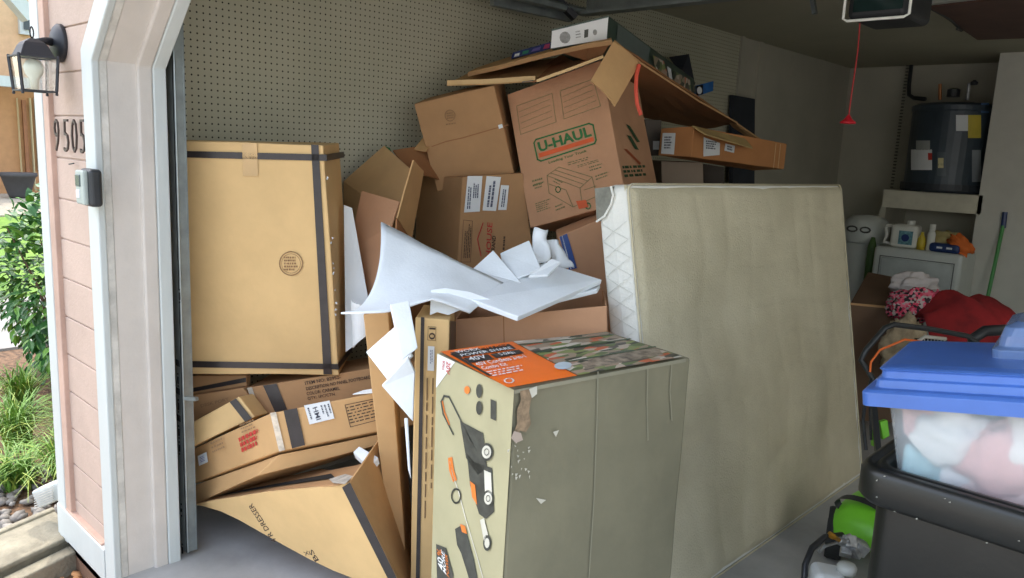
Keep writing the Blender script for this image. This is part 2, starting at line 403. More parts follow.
shrub('leafy_shrub','smaller green shrub tight behind the white corner board',(-4.45,1.62,.5),(.24,.22,.5),600,12)
# downspout
t=thing('downspout','white ribbed downspout elbow kicking out at the foot of the house corner','downspout',(-3.3,1.0,0))
a=MB().box(-3.27,-3.2,.95,1.02,.2,2.6); a.obj('pipe',WHITE,t,bevel=.008)
e=MB(); pts=[Vector((-3.235,.985,.22)),Vector((-3.24,.98,.16)),Vector((-3.27,.94,.10)),Vector((-3.36,.88,.045))]
for i in range(3): e.bar(pts[i],pts[i+1]+(pts[i+1]-pts[i])*.08,.07,.075)
e.obj('elbow',WHITE,t,bevel=.008)
rb=MB()
for i in range(7):
    q=pts[3]+Vector((0,0,-.03+i*.01)); rb.bar(pts[2].lerp(pts[3],.2)+Vector((.03,-.04,-.03+i*.01)),pts[3]+Vector((.03,-.04,-.03+i*.01)),.004)
rb.obj('ribbing',DIRTYW,t)
# neighbour house
nb=thing('neighbour_house','tan neighbouring house with white trim across the lawn','house',(-22,8,-.1))
TAN=mat('tan_stucco',(180,134,92),rough=.9,var=.05); TANL=mat('peach_stucco',(215,178,140),rough=.9,var=.05); CREAM=mat('cream_trim',(205,192,150),rough=.8,var=.03)
MB().box(-23.5,-23,-4,16,-.15,2.72).obj('wall',TAN,nb)
MB().box(-25.5,-25,-4,16,2.6,9).obj('upper_wall',TANL,nb)
MB().box(-22.6,-22.3,-4,16,2.5,2.75).obj('fascia',WHITE,nb)
rf=MB(); 
for i in range(16): 
    x0=-22.3-i*.17; z0=2.75+i*.12; rf.box(x0-.19,x0,-4,5.3-i*.06,z0,z0+.035)
rf.obj('roof',mat('terracotta_tile',(190,116,84),rough=.9,var=.3,scale=8,stretch=(1,4,1)),nb)
def on(px,py,X): return PX(px,py,X)
def nrect(name,x0,y0,x1,y1,X,m,par,th=.08):
    a=on(x0,y0,X);b=on(x1,y1,X); return MB().box(X,X+th,min(a.y,b.y),max(a.y,b.y),min(a.z,b.z),max(a.z,b.z)).obj(name,m,par)
nrect('door',21,100,30,184,-23,mat('brown_door',(150,100,66),rough=.7),nb)
nrect('door_frame',16,98,21.5,184,-23,CREAM,nb,.15); nrect('door_frame',29,98,34,190,-23,CREAM,nb,.15)
w=nrect('window_frame',33.5,98,43,170,-23,WHITE,nb,.16); nrect('pane',35,101,41,163,-23,mat('dark_pane',(50,62,66),rough=.15),w,.2)
w=nrect('window_frame',17,8,33,36,-25,WHITE,nb,.16); nrect('pane',21,14,31,31,-25,MC['dark_pane'],w,.2)
MB().bar(on(4,-12,-22.2),on(30,18,-22.2),.5,.3).obj('rake_trim',WHITE,nb)
t=thing('plant_pot','dark round garden pot standing before the neighbouring house','pot',PX(20,202,-21.5))
c=PX(20,204,-21.5); c.z=-.13
MB().lathe([(.20,0),(.24,.1),(.36,.5),(.40,.52),(.40,.6),(.34,.6)],c).obj('pot_body',mat('dark_pot',(72,70,70),rough=.7),t,smooth=True)
# =====================================================================  THINGS ON THE FRONT WALL
t=thing('wall_lantern','black outdoor wall lantern with clear glass panes on the pink siding','lantern',(-2.94,.905,1.76))
MB().lathe([(.062,0),(.062,.012),(.05,.022),(.03,.03),(.012,.034)],(-2.935,.905,1.785),(0,-1,0)).obj('backplate',BLACKM,t,smooth=True,bevel=.002)
MB().tube([(-2.93,.88,1.785),(-2.915,.85,1.785),(-2.89,.82,1.775)],[.014,.012,.012],10).obj('arm',BLACKM,t,smooth=True)
LC=Vector((-2.885,.805,0)); a4=[R(45+90*k) for k in range(4)]
def sq(r,z): return [LC+Vector((math.cos(a)*r,math.sin(a)*r,z)) for a in a4]
rm=MB(); lv=[(.074,1.727),(.066,1.735),(.05,1.762),(.04,1.772),(.012,1.785)]; vs=[]
for r_,z_ in lv: vs+=sq(r_,z_)
fs=[tuple(4*i+j for j in (k,(k+1)%4))+tuple(4*(i+1)+j for j in ((k+1)%4,k)) for i in range(4) for k in range(4)]+[(3,2,1,0),(16,17,18,19)]
rm.add(vs,fs); rm.obj('roof_cap',BLACKM,t,bevel=.002)
rg=[LC+Vector((math.cos(a)*.009,math.sin(a)*.009,0)) for a in [0]]
ring=MB().tube([LC+Vector((math.cos(a)*.007,-math.cos(a)*.007,1.803+math.sin(a)*.017)) for a in [k*.524 for k in range(13)]],.0025,6); ring.obj('loop',BLACKM,t)
fr=MB(); T_=sq(.078,1.727); B_=sq(.068,1.622); 
for k in range(4):
    fr.bar(T_[k],B_[k],.007); fr.bar(T_[k],T_[(k+1)%4],.007,.005); fr.bar(B_[k],B_[(k+1)%4],.008,.005)
    m1=T_[k].lerp(T_[(k+1)%4],.35); m2=B_[k].lerp(B_[(k+1)%4],.35)
    fr.lathe([(.004,0),(.005,.006),(.001,.012)],B_[k]-Vector((0,0,.012)),n=8); fr.lathe([(.005,0),(.004,.006)],T_[k],n=8)
fr.obj('cage',BLACKM,t)
gm=mat('lantern_glass',(225,235,232),rough=.05,var=.0,trans=.9,alpha=.35)
gl_=MB(); t2=sq(.074,1.725);b2=sq(.064,1.625)
for k in range(4): gl_.add([t2[k],t2[(k+1)%4],b2[(k+1)%4],b2[k]],[(0,1,2,3)])
gl_.obj('glass',gm,t)
MB().lathe([(.012,0),(.013,.03),(.026,.05),(.03,.07),(.02,.09),(.004,.097)],LC+Vector((0,0,1.627)),n=16).obj('bulb',mat('frosted_bulb',(222,222,205),rough=.3,var=.05),t,smooth=True)
# house numbers
for s_,x0,x1,nm in (('9',-3.04,-2.985,'nine leftmost'),('5',-2.945,-2.89,'five between nine and zero'),('0',-2.87,-2.81,'zero third'),('5',-2.79,-2.737,'five closest to the white casing')):
    mb=MB(); zc=1.432
    text3(mb,s_,Vector((x0+.034,.889,zc)),Vector((x1-x0-.01,0,0)),Vector((.006,0,.107)),-.02)
    o=mb.obj('house_number',mat('dark_bronze',(62,50,46),rough=.5),solid=.006)
    lab={'nine leftmost':'dark metal house number nine, first digit on the pink siding','five between nine and zero':'dark metal house number five between the nine and the zero','zero third':'dark metal house number zero on the pink siding','five closest to the white casing':'dark metal house number five closest to the white casing'}[nm]
    tag(o,lab,'house number','house number digits')
tag(MB().bar((-2.875,.89,1.392),(-2.83,.89,1.397),.004).obj('nail_hook',BLACKM),'small rusty nail sticking out below the house number','nail')
# key box
t=thing('key_lock_box','grey and black key lock box on the white casing','lock box',(-2.66,.883,1.33))
MB().box(-2.645,-2.555,.845,.883,1.275,1.39).obj('back_shell',BLACKP,t,bevel=.012,seg=4)
MB().box(-2.642,-2.572,.832,.848,1.28,1.385).obj('front_cover',mat('grey_lock_plastic',(168,178,172),rough=.5),t,bevel=.006,seg=3)
MB().box(-2.635,-2.595,.829,.834,1.335,1.372).obj('window',mat('lock_window',(70,85,88),rough=.2),t,bevel=.003)
MB().box(-2.628,-2.604,.828,.834,1.30,1.325).obj('slider',PAPER,t,bevel=.002)
# =====================================================================  GARAGE DOOR TRACK
t=thing('garage_door_track','galvanised steel garage door track rising beside the door jamb','track',(-2.62,1.13,0))
xr=-2.60
tr=MB(); tr.box(-2.69,xr,1.125,1.129,0.02,1.95).box(xr-.004,xr,1.125,1.16,.02,1.95)
tr.box(-2.625,xr+.002,1.16,1.164,.02,1.95)
tr.obj('track_channel',GALV,t)
tr=MB().tube([(xr+.002,1.13,.02),(xr+.002,1.13,1.95)],.004,8); tr.obj('rolled_edge',GALV,t)
cv=[]; 
for k in range(9):
    a=R(90*k/8); cv.append(Vector((-2.64,1.145+.33*(1-math.cos(a)),1.90+.33*math.sin(a)-.03)))
tr=MB(); tr.tube(cv+[Vector((-2.66,3.3,2.23))],.022,6); tr.obj('horizontal_track',GALV,t)
sl=MB()
for x,y,h in [(179.5,296,1),(177.8,363,.0),(178.1,380,1),(178.0,391,0),(178.5,406,1),(178.8,418,0),(179.0,432,1),(179.5,448,1),(181.5,510,.4),(182.5,550,1)]:
    p=PY(x,y,1.1235); s_=.011 if h==0 else .003
    if h==0: sl.box(p.x-.014,p.x+.014,1.1225,1.124,p.z-.011,p.z+.011)
    else:
        sl.box(p.x-.0045,p.x+.0045,1.1225,1.124,p.z-.012*h-.002,p.z+.012*h); sl.box(p.x-.003,p.x+.003,1.1225,1.124,p.z+.019,p.z+.025); sl.box(p.x-.003,p.x+.003,1.1225,1.124,p.z-.025,p.z-.019)
sl.obj('slots',DARK,t)
MB().bar(PY(185,398,1.12),PY(197,399,1.13),.012).obj('bolt',GALV,t)
# raised garage door
gd=mat('door_panel_paint',(176,178,170),rough=.6,var=.05)
t=thing('garage_door','raised sectional garage door hanging under the ceiling','garage door',(0,2.3,2.25))
for k in range(4): MB().box(-2.5,2.5,1.55+k*.43,1.55+k*.43+.425,2.31,2.35).obj('door_section',gd,t,bevel=.004)
MB().box(-2.62,2.6,3.2,3.27,2.2,2.215).box(-2.62,2.6,3.262,3.27,2.2,2.315).obj('strut',GALV,t)
MB().bar(PZ(492,0,2.2),PZ(571,17,2.2),.03,.05).obj('hanger_angle',GALV,t)
MB().bar(P(552,-6,3.9),P(575,18,3.95),.05,.03).obj('hinge_bracket',BLACKM,t)
# opener
t=thing('garage_door_opener','dark garage door opener with a white lens hanging from the ceiling','opener',(-1.33,3.75,2.25))
a=P(845,-30,4.1)
OC=Vector((-1.33,3.86,2.215)); M=Matrix.Translation(OC)@Euler((0,0,0)).to_matrix().to_4x4()
MB().box(-.13,.13,-.17,.17,-.06,.16,M).obj('housing',mat('opener_dark',(46,48,52),rough=.5),t,bevel=.03,seg=4)
MB().tube([M@Vector(v) for v in ((-.14,-.175,.1),(-.14,-.175,-.055),(-.12,-.178,-.066),(.12,-.178,-.066),(.14,-.175,-.055),(.14,-.175,.1))],.006,8).obj('lens_rim',mat('white_lens',(235,235,225),rough=.3,emit=.15),t)
MB().box(-.1,.11,-.178,-.172,-.03,.05,M).obj('lens',mat('lens_dark',(40,58,56),rough=.15),t)
MB().box(-.025,.025,-2.5,-.17,.02,.07,M).obj('rail',GALV,t)
MB().bar(P(812,-4,4.0),P(815,14,4.0),.035,.02).obj('rail_bracket',GALV,t)
t=thing('pull_cord','red emergency pull cord with red handle hanging from the opener rail','cord',P(862,0,3.6))
MB().tube([P(862,-8,3.6),P(858,50,3.6),P(850,105,3.6),P(848.5,118,3.6)],.0035,6).obj('cord',mat('red_cord',(190,60,60),rough=.6),t)
h=P(848,121,3.6); MB().lathe([(.004,.03),(.010,.02),(.02,.006),(.035,-.004),(.035,-.012),(.01,-.014)],h,n=16).obj('handle',mat('red_plastic',(200,30,45),rough=.4),t,smooth=True)
# attic hatch
t=thing('attic_hatch','dark brown attic hatch panel in the ceiling','hatch',(-1,5.6,2.4))
hp=[PZ(930,4,2.40),PZ(978,37,2.40),PZ(1060,34,2.40),PZ(1060,-12,2.40)]
MB().add([p+Vector((0,0,-.02)) for p in hp]+[p+Vector((0,0,.02)) for p in hp],[(0,1,2,3),(7,6,5,4),(0,4,5,1),(1,5,6,2),(2,6,7,3),(3,7,4,0)]).obj('hatch_panel',mat('hatch_brown',(98,72,62),rough=.8),t)
MB().bar(hp[0]+Vector((-.03,-.08,0)),hp[3]+Vector((0,-.08,0)),.05,.04).obj('hatch_frame',gd,t)
cb=[PZ(912,-3,2.39),PZ(932,9,2.385),PZ(950,19,2.38),PZ(962,31,2.37),PZ(957,29,2.33)]
MB().tube(cb,.008,6).obj('hatch_cord',mat('dark_cord',(56,58,56),rough=.7),t)
y_=thing('yellow_tag','yellow striped tag hanging by the attic hatch','tag',P(992,0,5.0))
yp=[P(982,-4,5),P(1003,-4,5),P(1001,6,5.02),P(995,12,5.0),P(986,8,5)]
MB().add(yp,[(0,1,2,3,4)]).obj('tag_body',mat('yellow_fabric',(225,190,50),rough=.7,var=.1),y_,solid=.01)
mb=MB()
for k in range(4): mb.bar(P(986+k*4,-3,4.985),P(989+k*3.5,8,4.985),.006,.003)
mb.obj('stripe',mat('tag_stripe',(150,120,30),rough=.7),y_)
# =====================================================================  CARTONS
# big carton at left
t,pl,c=carton_q('tall_carton','big upright tan cardboard box banded with black tape next to the door track',[(166,140),(323,145),(339,375),(164,374)],(324,145,2.73),3,-1.5,.33,KL,amp=.003,left=.5,seed=1)
def tp(pl,pts,par,m=TAPE,name='tape'): return poly_px(pl,pts,name,m,par,.0045)
tp(pl,[(166,150.5),(326.5,154.5),(326.8,161),(166,157)],t)
tp(pl,[(311,144.5),(318.5,145),(332,374.5),(323.5,374.5)],t)
tp(pl,[(164,360.5),(338,364),(338.7,369.5),(164,367)],t)
sp_=side_plane(c,'right'); tp(sp_,[(325.5,154.5),(344,151.5),(344.5,157.5),(326.3,161)],t); tp(sp_,[(338,364),(352,345),(352.5,350.5),(338.7,369.5)],t)
mb=MB(); ct=[(291+11.5*math.cos(a),263.5+11.8*math.sin(a)) for a in [k*math.pi/12 for k in range(24)]]
P3=[pl.at(x,y,.004) for x,y in ct]; outline(mb,P3,pl.n,.0035)
P3=[pl.at(291+(x-291)*.82,263.5+(y-263.5)*.82,.004) for x,y in ct]; outline(mb,P3,pl.n,.0015)
scrib(mb,pl,(284,271),(298,271),(284,256),5,4,.6,.004)
mb.obj('round_stamp',INKF,t)
tp(pl,[(242,143),(257,143.3),(258,176),(243,176)],t,CTAPE,'clear_tape'); 
mb=MB(); rr=random.Random(9)
for k in range(12):
    y=175+rr.uniform(0,190); x=325.5+(y-145)*.063+rr.uniform(0,3); a=pl.at(x-1,y,.002); mb.hexa([a+Vector((rr.uniform(-.004,.004),rr.uniform(-.004,.004),rr.uniform(-.006,.006)))*1.0 for _ in range(8)])
mb.obj('scuffs',PAPER,t)
# footboard carton
t,pl,c=carton_q('long_carton','long brown carton printed COLOR CARAMEL lying under the big taped box',[(247,388),(420,360),(420,387),(258,416)],(257,416,2.93),0,6,.33,KD,seed=2)
tp(pl,[(263,385.5),(276.5,383.5),(287,409.5),(275,412)],t)
tp(pl,[(247,388),(252,387),(261,415),(257,416)],t,mat('crumpled_clear_tape',(200,188,170),rough=.3,var=.2,scale=30),'clear_tape')
mb=MB()
text_px(mb,pl,'ITEM NO: B2952-',(305.5,385),(341,378.5),(304.5,381.7))
text_px(mb,pl,'DESCRIPTION: NO PANEL FOOTBOARD',(306.5,390.5),(371,378.5),(305.7,387.2))
text_px(mb,pl,'COLOR: CARAMEL',(307,395.5),(340,389.7),(306.2,392.2))
text_px(mb,pl,'QTY: 1PC/CTN',(308,400.5),(335,395.8),(307.2,397.2))
mb.obj('printed_text',INK,t)
# HMI carton (explicit)
pl=face_plane(270,413,2.62,8,4)
TL,TR,BR,BL=pl.at(270,413),pl.at(420,384),pl.at(420,423),pl.at(279,451.5)
bl=P(188,451,2.96)-TL
c=[BL,BR,BR+bl,P(188,485,2.98),TL,TR,TR+bl,TL+bl]
t=thing('long_carton','long tan carton with a white HMI shipping label and red stamp on its end','box',(BL+BR)/2)
warp_box('body',c,KM,t,seed=3)
tp(pl,[(283.5,410.5),(297,408),(305,445),(292,448.5)],t)
lb_=tp(pl,[(304,405.5),(329.5,400.5),(334.5,418.5),(309.5,424.5)],t,PAPER,'shipping_label')
mb=MB(); text_px(mb,pl,'HMI',(312.5,408),(316.5,420.5),(317,406.5),.006)
for k,(x,y) in enumerate([(307,408),(320,405.5),(323.5,405),(327,404)]): scrib(mb,pl,(x,y),(x+3.8,y+12),(x+2,y-.4),1,k,.7,.006)
mb.obj('label_print',INKB,lb_)
mb=MB(); outline(mb,[pl.at(x,y,.004) for x,y in [(345,405),(379,398),(385,418),(350.5,427)]],pl.n,.0022)
scrib(mb,pl,(350.5,424.5),(384,416),(346,406.5),6,6,.35)
mb.obj('printed_box',INK,t)
le=side_plane(c,'left'); sh=mat('shiny_clear_tape',(214,200,180),rough=.15,var=.25,scale=25)
tp(pl,[(270,413),(276,412),(285,450),(279,451.5)],t,sh,'clear_tape')
mb=MB(); scrib(mb,le,(242,453),(262,443.5),(238,437.5),3,3,.75); mb.obj('red_stamp',RED,t)
mb=MB(); scrib(mb,le,(242,434),(258,427.5),(239,424),3,5,.4); scrib(mb,le,(213,454),(228,447.5),(210,441.5),3,7,.4); mb.obj('printed_text',INKF,t)
tp(le,[(197.5,456),(206.5,452),(208,462),(199,466)],t,PAPER,'barcode_label')
mb=MB(); scrib(mb,le,(200.5,463),(206,460.5),(199.5,457),4,9,.5,.006); mb.obj('barcode',mat('barcode_blue',(110,120,175),rough=.7),t)
# carton below it
pl=face_plane(279,454,2.66,8,0)
TL,TR,BR,BL=pl.at(279,455),pl.at(400,430),pl.at(395,441),pl.at(255,477)
bl=P(190,487,2.99)-TL
t=thing('flat_carton','shallow cardboard box crushed beneath the HMI labelled carton','box',BL)
warp_box('body',[BL,BR,BR+bl,P(191,506,3.0),TL,TR,TR+bl,P(190,487,2.99)],KM,t,seed=4)
# wedge carton
t,pl,c=carton_q('small_carton','pale cardboard box end with one black tape strip wedged at the door track',[(178,430),(239.5,396.5),(255,417),(180,452)],(250,415,2.80),-10,10,.1,KL,seed=5)
tp(pl,[(229.5,402),(236,398.5),(252,418.5),(245,421.8)],t)
# back cartons
t,pl,c=carton_q('shaded_carton','shaded brown carton with faded print squeezed under the big box at the track',[(176,398),(243,388),(262,412),(176,430)],(215,400,2.93),-5,5,.05,KD,seed=6)
lettering(pl,'DESK PORT',(201,407.5),(229,400.5),(200.3,404.5),INKF,t,name='printed_text')
t,pl,c=carton_q('shaded_carton','dark brown carton with black tape directly under the big taped box',[(176,376),(246,375),(246,389),(176,400)],(215,380,2.97),-5,5,.04,KD,seed=7)
tp(pl,[(190,388.5),(246,377.5),(246,382),(190,392.5)],t)
# crushed dresser carton
t=thing('crushed_dresser_carton','crushed open cardboard box printed R DRESSER tipped on the floor at left','box',P(330,560,2.7))
L0,TRc,B0=P(195,504,2.93),P(346,484,2.33),P(414,617,2.46)
plf=Plane(L0,(TRc-L0).cross(B0-L0))
low=[(205,506),(222,511),(240,519.5),(262,532),(286,545.5),(310,558.5),(334,570),(357,579),(386,595),(414,616)]
pts=[plf.at(195,504),plf.at(215,500),plf.at(270,491.5),plf.at(338,485.5),plf.at(349,482.5)]+[plf.at(402,590)]+[plf.at(x,y) for x,y in low[::-1]]
polypanel('front_panel',pts,KL,t,.006)
tp(plf,[(342,487.5),(350,482.5),(401,587),(391,585)],t)
mb=MB(); text_px(mb,plf,'R DRESSER',(273,538),(249,502),(277,535)) if False else None
text_px(mb,plf,'4 R DRESSER',(277,541),(252,503),(272.5,543)); 
text_px(mb,plf,'BS',(319,560),(312,549),(315,562)); text_px(mb,plf,'X',(310,555),(307,550.5),(306,556)); mb.obj('printed_text',INK,t)
R1,R2,R3=P(384,432,2.72),P(409,560,2.7),P(417,617,2.5)
panel('side_panel',[plf.at(349.5,482),R1,R2,R3],KM,t,.006,seed=2)
# folded underside
un=MB(); top=[plf.at(x,y) for x,y in low]; bk=[p+Vector((-.12,.2,-.02)) for p in top]
for i in range(len(top)): bk[i].z=max(.004,bk[i].z-.05)
n=len(top); un.add(top+bk,[(i,i+1,n+i+1,n+i) for i in range(n-1)]); un.obj('under_flap',KI,t,solid=.005)
fl=[(196,503.5),(214,498),(256,485),(286,477),(320,469.5),(331,470.5),(355,466),(364,463.5),(357,473),(349,481.5),(338,485),(270,491),(215,500)]
plt=Plane(P(200,502,2.93),(P(349,481,2.34)-P(200,502,2.93)).cross(P(360,465,2.62)-P(200,502,2.93)))
polypanel('torn_top_flap',[plt.at(x,y,-.002) for x,y in fl],KD,t,.004)
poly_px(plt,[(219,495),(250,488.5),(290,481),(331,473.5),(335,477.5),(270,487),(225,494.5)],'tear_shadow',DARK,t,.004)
poly_px(plt,[(329,479),(345,474),(353,476),(345,484),(333,483)],'torn_paper',mat('torn_grey_paper',(186,180,170),rough=.8,var=.2,scale=40),t,.006)
MB().add([P(205,500,2.95),P(370,470,2.95),P(390,560,2.95),P(250,560,2.95)],[(0,1,2,3)])
# tall leaning narrow carton
t,pl,c=carton_q('leaning_carton','tall narrow plain cardboard box leaning left of the carton marked 10',[(363,315),(388,312),(412,640),(402,640)],(375,314,2.46),4,-2,.28,KM,seed=8)

# ten carton
t,pl,c=carton_q('printed_carton','tall slim upright carton printed with the number 10 behind the mower box',[(415,317),(449,319.5),(447,654),(409,654)],(430,318,2.36),0,0,.2,KL,seed=9)
tp(pl,[(421,317),(424.5,317.3),(418.5,640),(414.5,640)],t)
tp(side_plane(c,'right'),[(450.5,321),(456,321.5),(455,352),(450,352)],t)
mb=MB(); text_px(mb,pl,'10',(435.3,328),(434.3,339.3),(428.5,328)) if False else None
outline(mb,[pl.at(x,y,.004) for x,y in [(428.2,326.5),(436,327),(435.5,340.5),(427.7,340)]],pl.n,.0015)
for k,x in enumerate((424.3,430,434.5)): scrib(mb,pl,(x+1.8,378),(x-.5,520),(x+4.2,378),1,k+2,.55,gap=.06)
mb.obj('printed_text',mat('brown_ink',(120,96,66),rough=.8),t)
mb=MB(); text_px(mb,pl,'10',(429.2,327.5),(428.7,339.4),(435.6,327.9),.005); mb.obj('number_print',INK,t)
tp(pl,[(428,346),(434.5,346.5),(434,371),(427.5,370.5)],t,PAPER,'barcode_label'); mb=MB(); scrib(mb,pl,(430,350),(429.7,366),(433,350),2,5,.6,.006); mb.obj('barcode',mat('grey_ink',(150,155,170),rough=.7),t)
# wide brown open carton
pl=face_plane(530,312,2.56,-4,0)
TL,TR,BR,BL=[pl.at(*p) for p in [(456,319),(606,305.5),(613,610),(463,625)]]
c=corners(TL,TR,BR,BL,-pl.n*.3)
t=thing('open_carton','wide brown open carton under the white foam sheets behind the mower box','box',(BL+BR)/2)
warp_box('body',c,KR,t,seed=10,open_top=True)
MB().add([pl.at(503,315,.003),pl.at(504,315,.003),pl.at(505,360,.003),pl.at(504,360,.003)],[(0,1,2,3)]).obj('crease',KI,t)
# mower box
def frame_box(o,e,d):
    M=Matrix.Translation(Vector(o))@Euler([R(v) for v in e]).to_matrix().to_4x4()
    return [M@Vector((x*d[0],y*d[1],z*d[2])) for x,y,z in ((0,0,0),(1,0,0),(1,1,0),(0,1,0),(0,0,1),(1,0,1),(1,1,1),(0,1,1))]
OL=mat('olive_box_side',(137,133,110),rough=.65,var=.1,scale=2.2,bump=.25,bscale=12,c2=(118,115,95)); OLL=mat('olive_box_front',(168,163,130),rough=.55,var=.05)
c=frame_box((-1.207,1.31,0),(0,.1,79.5),(.624,.351,.95))
t=thing('mower_box','large worn olive box with an orange top and mower picture standing on end','box',(c[0]+c[2])/2)
warp_box('body',c,OL,t,n=14,amp=.006,seed=11,bevel=.008)
left=side_plane(c,'left'); front=side_plane(c,'front'); topp=side_plane(c,'top')
gp=[(437,353),(514,390),(502,590),(431,590)]
poly_px(left,gp,'graphic_face',OLL,t,.006)
poly_px(left,[(437.5,354),(455,362),(436,388)],'white_corner',PAPER,t,.0075)
OT=mat('orange_print',(240,112,18),rough=.45,var=.06)
poly_px(topp,[(440,351.5),(512,341.5),(577,375.5),(508,387.5)],'orange_panel',OT,t,.007)
pm=bpy.data.materials.new('photo_print'); pm.use_nodes=True; nt=pm.node_tree; b=nt.nodes['Principled BSDF']; b.inputs['Roughness'].default_value=.5
tc=nt.nodes.new('ShaderNodeTexCoord'); mp=nt.nodes.new('ShaderNodeMapping'); mp.inputs['Scale'].default_value=(34,12,20); mp.inputs['Rotation'].default_value=(0,0,.3); nt.links.new(tc.outputs['Object'],mp.inputs[0])
vo=nt.nodes.new('ShaderNodeTexVoronoi'); vo.inputs['Scale'].default_value=1.7; nt.links.new(mp.outputs[0],vo.inputs['Vector'])
sep=nt.nodes.new('ShaderNodeSeparateColor'); nt.links.new(vo.outputs['Color'],sep.inputs[0])
cr=nt.nodes.new('ShaderNodeValToRGB'); cr.color_ramp.interpolation='CONSTANT'; nt.links.new(sep.outputs[0],cr.inputs[0])
els=[(0,(58,66,52)),(.15,(150,135,115)),(.3,(96,112,70)),(.42,(186,172,156)),(.55,(84,80,72)),(.65,(128,140,84)),(.75,(165,140,120)),(.85,(205,198,185)),(.94,(190,96,60))]
for i,(p_,c_) in enumerate(els):
    e=cr.color_ramp.elements[i] if i<2 else cr.color_ramp.elements.new(p_); e.position=p_; e.color=lin(c_)
nt.links.new(cr.outputs[0],b.inputs['Base Color'])
poly_px(topp,[(513,341.3),(607,332.5),(683,356.5),(578,375)],'photo_panel',pm,t,.007)
for a_ in (('WORX',(457,353.2),(481,349.6),(454,350.8)),('40V',(471,360.8),(488,357.8),(466.5,357.2)),('5.0Ah',(501,355.5),(516,353.3),(497,353))): lettering(topp,*a_,PAPER,t,.011)
for a_ in (('40V Cordless 2-in-1',(478,366),(527,357.2),(473.5,362.8)),('Combo Kit',(483.5,369.6),(508,365.2),(480,366.6))): lettering(topp,*a_,PAPER,t,.009)
fine_print(topp,(494,376.5),(530,369.5),(485,371),3,12,PAPER,t,.4,.009)
mb=MB()
outline(mb,[topp.at(509+4.5*math.cos(a),380.5+2.4*math.sin(a),.009) for a in [k*.524 for k in range(12)]],topp.n,.004)
mb.obj('round_mark',PAPER,t)
mb=MB(); text_px(mb,topp,'NITRO',(481,349.3),(508,345.3),(478.5,347.6),.011); mb.obj('orange_lettering',OT,t)
GSEP=mat('green_separator',(60,92,66),rough=.5)
for a_,b_ in (((536,352.5),(630,338.5)),((556,363.5),(655,346.5)),((520,344.5),(612,334.5))):
    mb=MB(); outline(mb,[topp.at(*a_,.0085),topp.at(*b_,.0085)],topp.n,.008,False); mb.obj('green_line',GSEP,t)
poly_px(topp,[(612,353),(655,346.5),(664,354.5),(586,369),(580,363)],'muted_print_patch',mat('muted_print',(150,136,118),rough=.5,var=.35,scale=40),t,.0075)
mb=MB(); mb.add([topp.at(x,y,.009) for x,y in [(450,352.5),(509,343.8),(516,348.4),(457,357.5)]],[(0,1,2,3)]); mb.obj('black_panel',mat('near_black_print',(46,40,38),rough=.5),t)
for q_ in ([(463,358),(488,354.3),(494,358.8),(470,362.8)],[(490,354),(519,349.6),(524,353),(496,358)],[(450,354),(454,353.5),(492,375.5),(489,376)]): poly_px(topp,q_,'black_panel',MC['near_black_print'],t,.009)
lettering(topp,'POWER SHARE',(462,356.5),(513,348.7),(459.4,354),PAPER,t,.011)
MB().add([topp.at(x,y,.009) for x,y in [(563+9*math.cos(a),365.5+3.8*math.sin(a)-.6*math.cos(a)) for a in [k*.524 for k in range(12)]]],[tuple(range(12))]).obj('pale_blue_seal',mat('pale_blue',(190,206,214),rough=.5,var=.1),t)
mb=MB(); text_px(mb,left,'20V',(440.5,376),(441.5,361),(446,377),.009) if False else text_px(mb,left,'20V',(446.5,361),(445.5,373),(450.5,363),.009); text_px(mb,left,'BONUS',(442.5,360.5),(441.5,369.5),(445,361.5),.009); mb.obj('red_print',RED,t)
# mower picture on the left face
DK=mat('picture_dark',(66,68,62),rough=.5,var=.2,scale=30); OP=mat('picture_orange',(214,120,48),rough=.5); LG=mat('picture_light',(206,204,190),rough=.5)
def lines(pts,w,m,nm,off=.008):
    mb=MB(); outline(mb,[left.at(x,y,off) for x,y in pts],left.n,w,False); return mb.obj(nm,m,t)
lines([(453,434),(443,414),(441,402),(444,396),(449,397),(462,423),(476,450)],.006,DK,'mower_handle_picture')
lines([(442.5,402),(444.5,412),(449,424)],.006,OP,'handle_grip_picture')
def pic(pts,m,nm,off=.008): return poly_px(left,pts,nm,m,t,off)
pic([(460,421),(483,433),(487,468),(478,475),(466,458)],DK,'grass_bag_picture')
pic([(466,452),(474,462),(492,468),(494,512),(486,519),(479,514),(470,485),(468,465)],DK,'mower_deck_picture')
pic([(470,481),(475,485),(477,505),(472,497)],OP,'orange_hood_picture',.0095)
pic([(484,470),(491,473),(492,498),(485,494)],LG,'battery_cover_picture',.0095)
def ell(cx,cy,rx,ry,m,nm,off=.0095,w=None):
    pts=[(cx+rx*math.cos(a),cy+ry*math.sin(a)) for a in [k*math.pi/10 for k in range(20)]]
    if w: mb=MB(); outline(mb,[left.at(x,y,off) for x,y in pts],left.n,w); return mb.obj(nm,m,t)
    return pic(pts,m,nm,off)
for cx,cy,rx,ry in ((486.5,452,6.5,9),(488,498.5,5.5,8.5)):
    ell(cx,cy,rx,ry,DK,'tyre_picture',.0095); ell(cx,cy,rx*.72,ry*.72,LG,'wheel_picture',.011); ell(cx,cy,rx*.35,ry*.35,DK,'hub_picture',.0125,.002)
ell(487,543,4,8,DK,'tyre_picture',.0095); ell(487,543,2.5,5,LG,'wheel_picture',.011)
pic([(480,520),(484,518),(488,535),(484,541)],LG,'chute_picture',.0095)
lines([(450,462),(453,476),(458,490),(466,520),(478,560),(484,582)],.004,LG,'trimmer_shaft_picture')
pic([(448,458),(452,457),(454,470),(457,480),(453,482),(449,470)],OP,'trimmer_motor_picture')
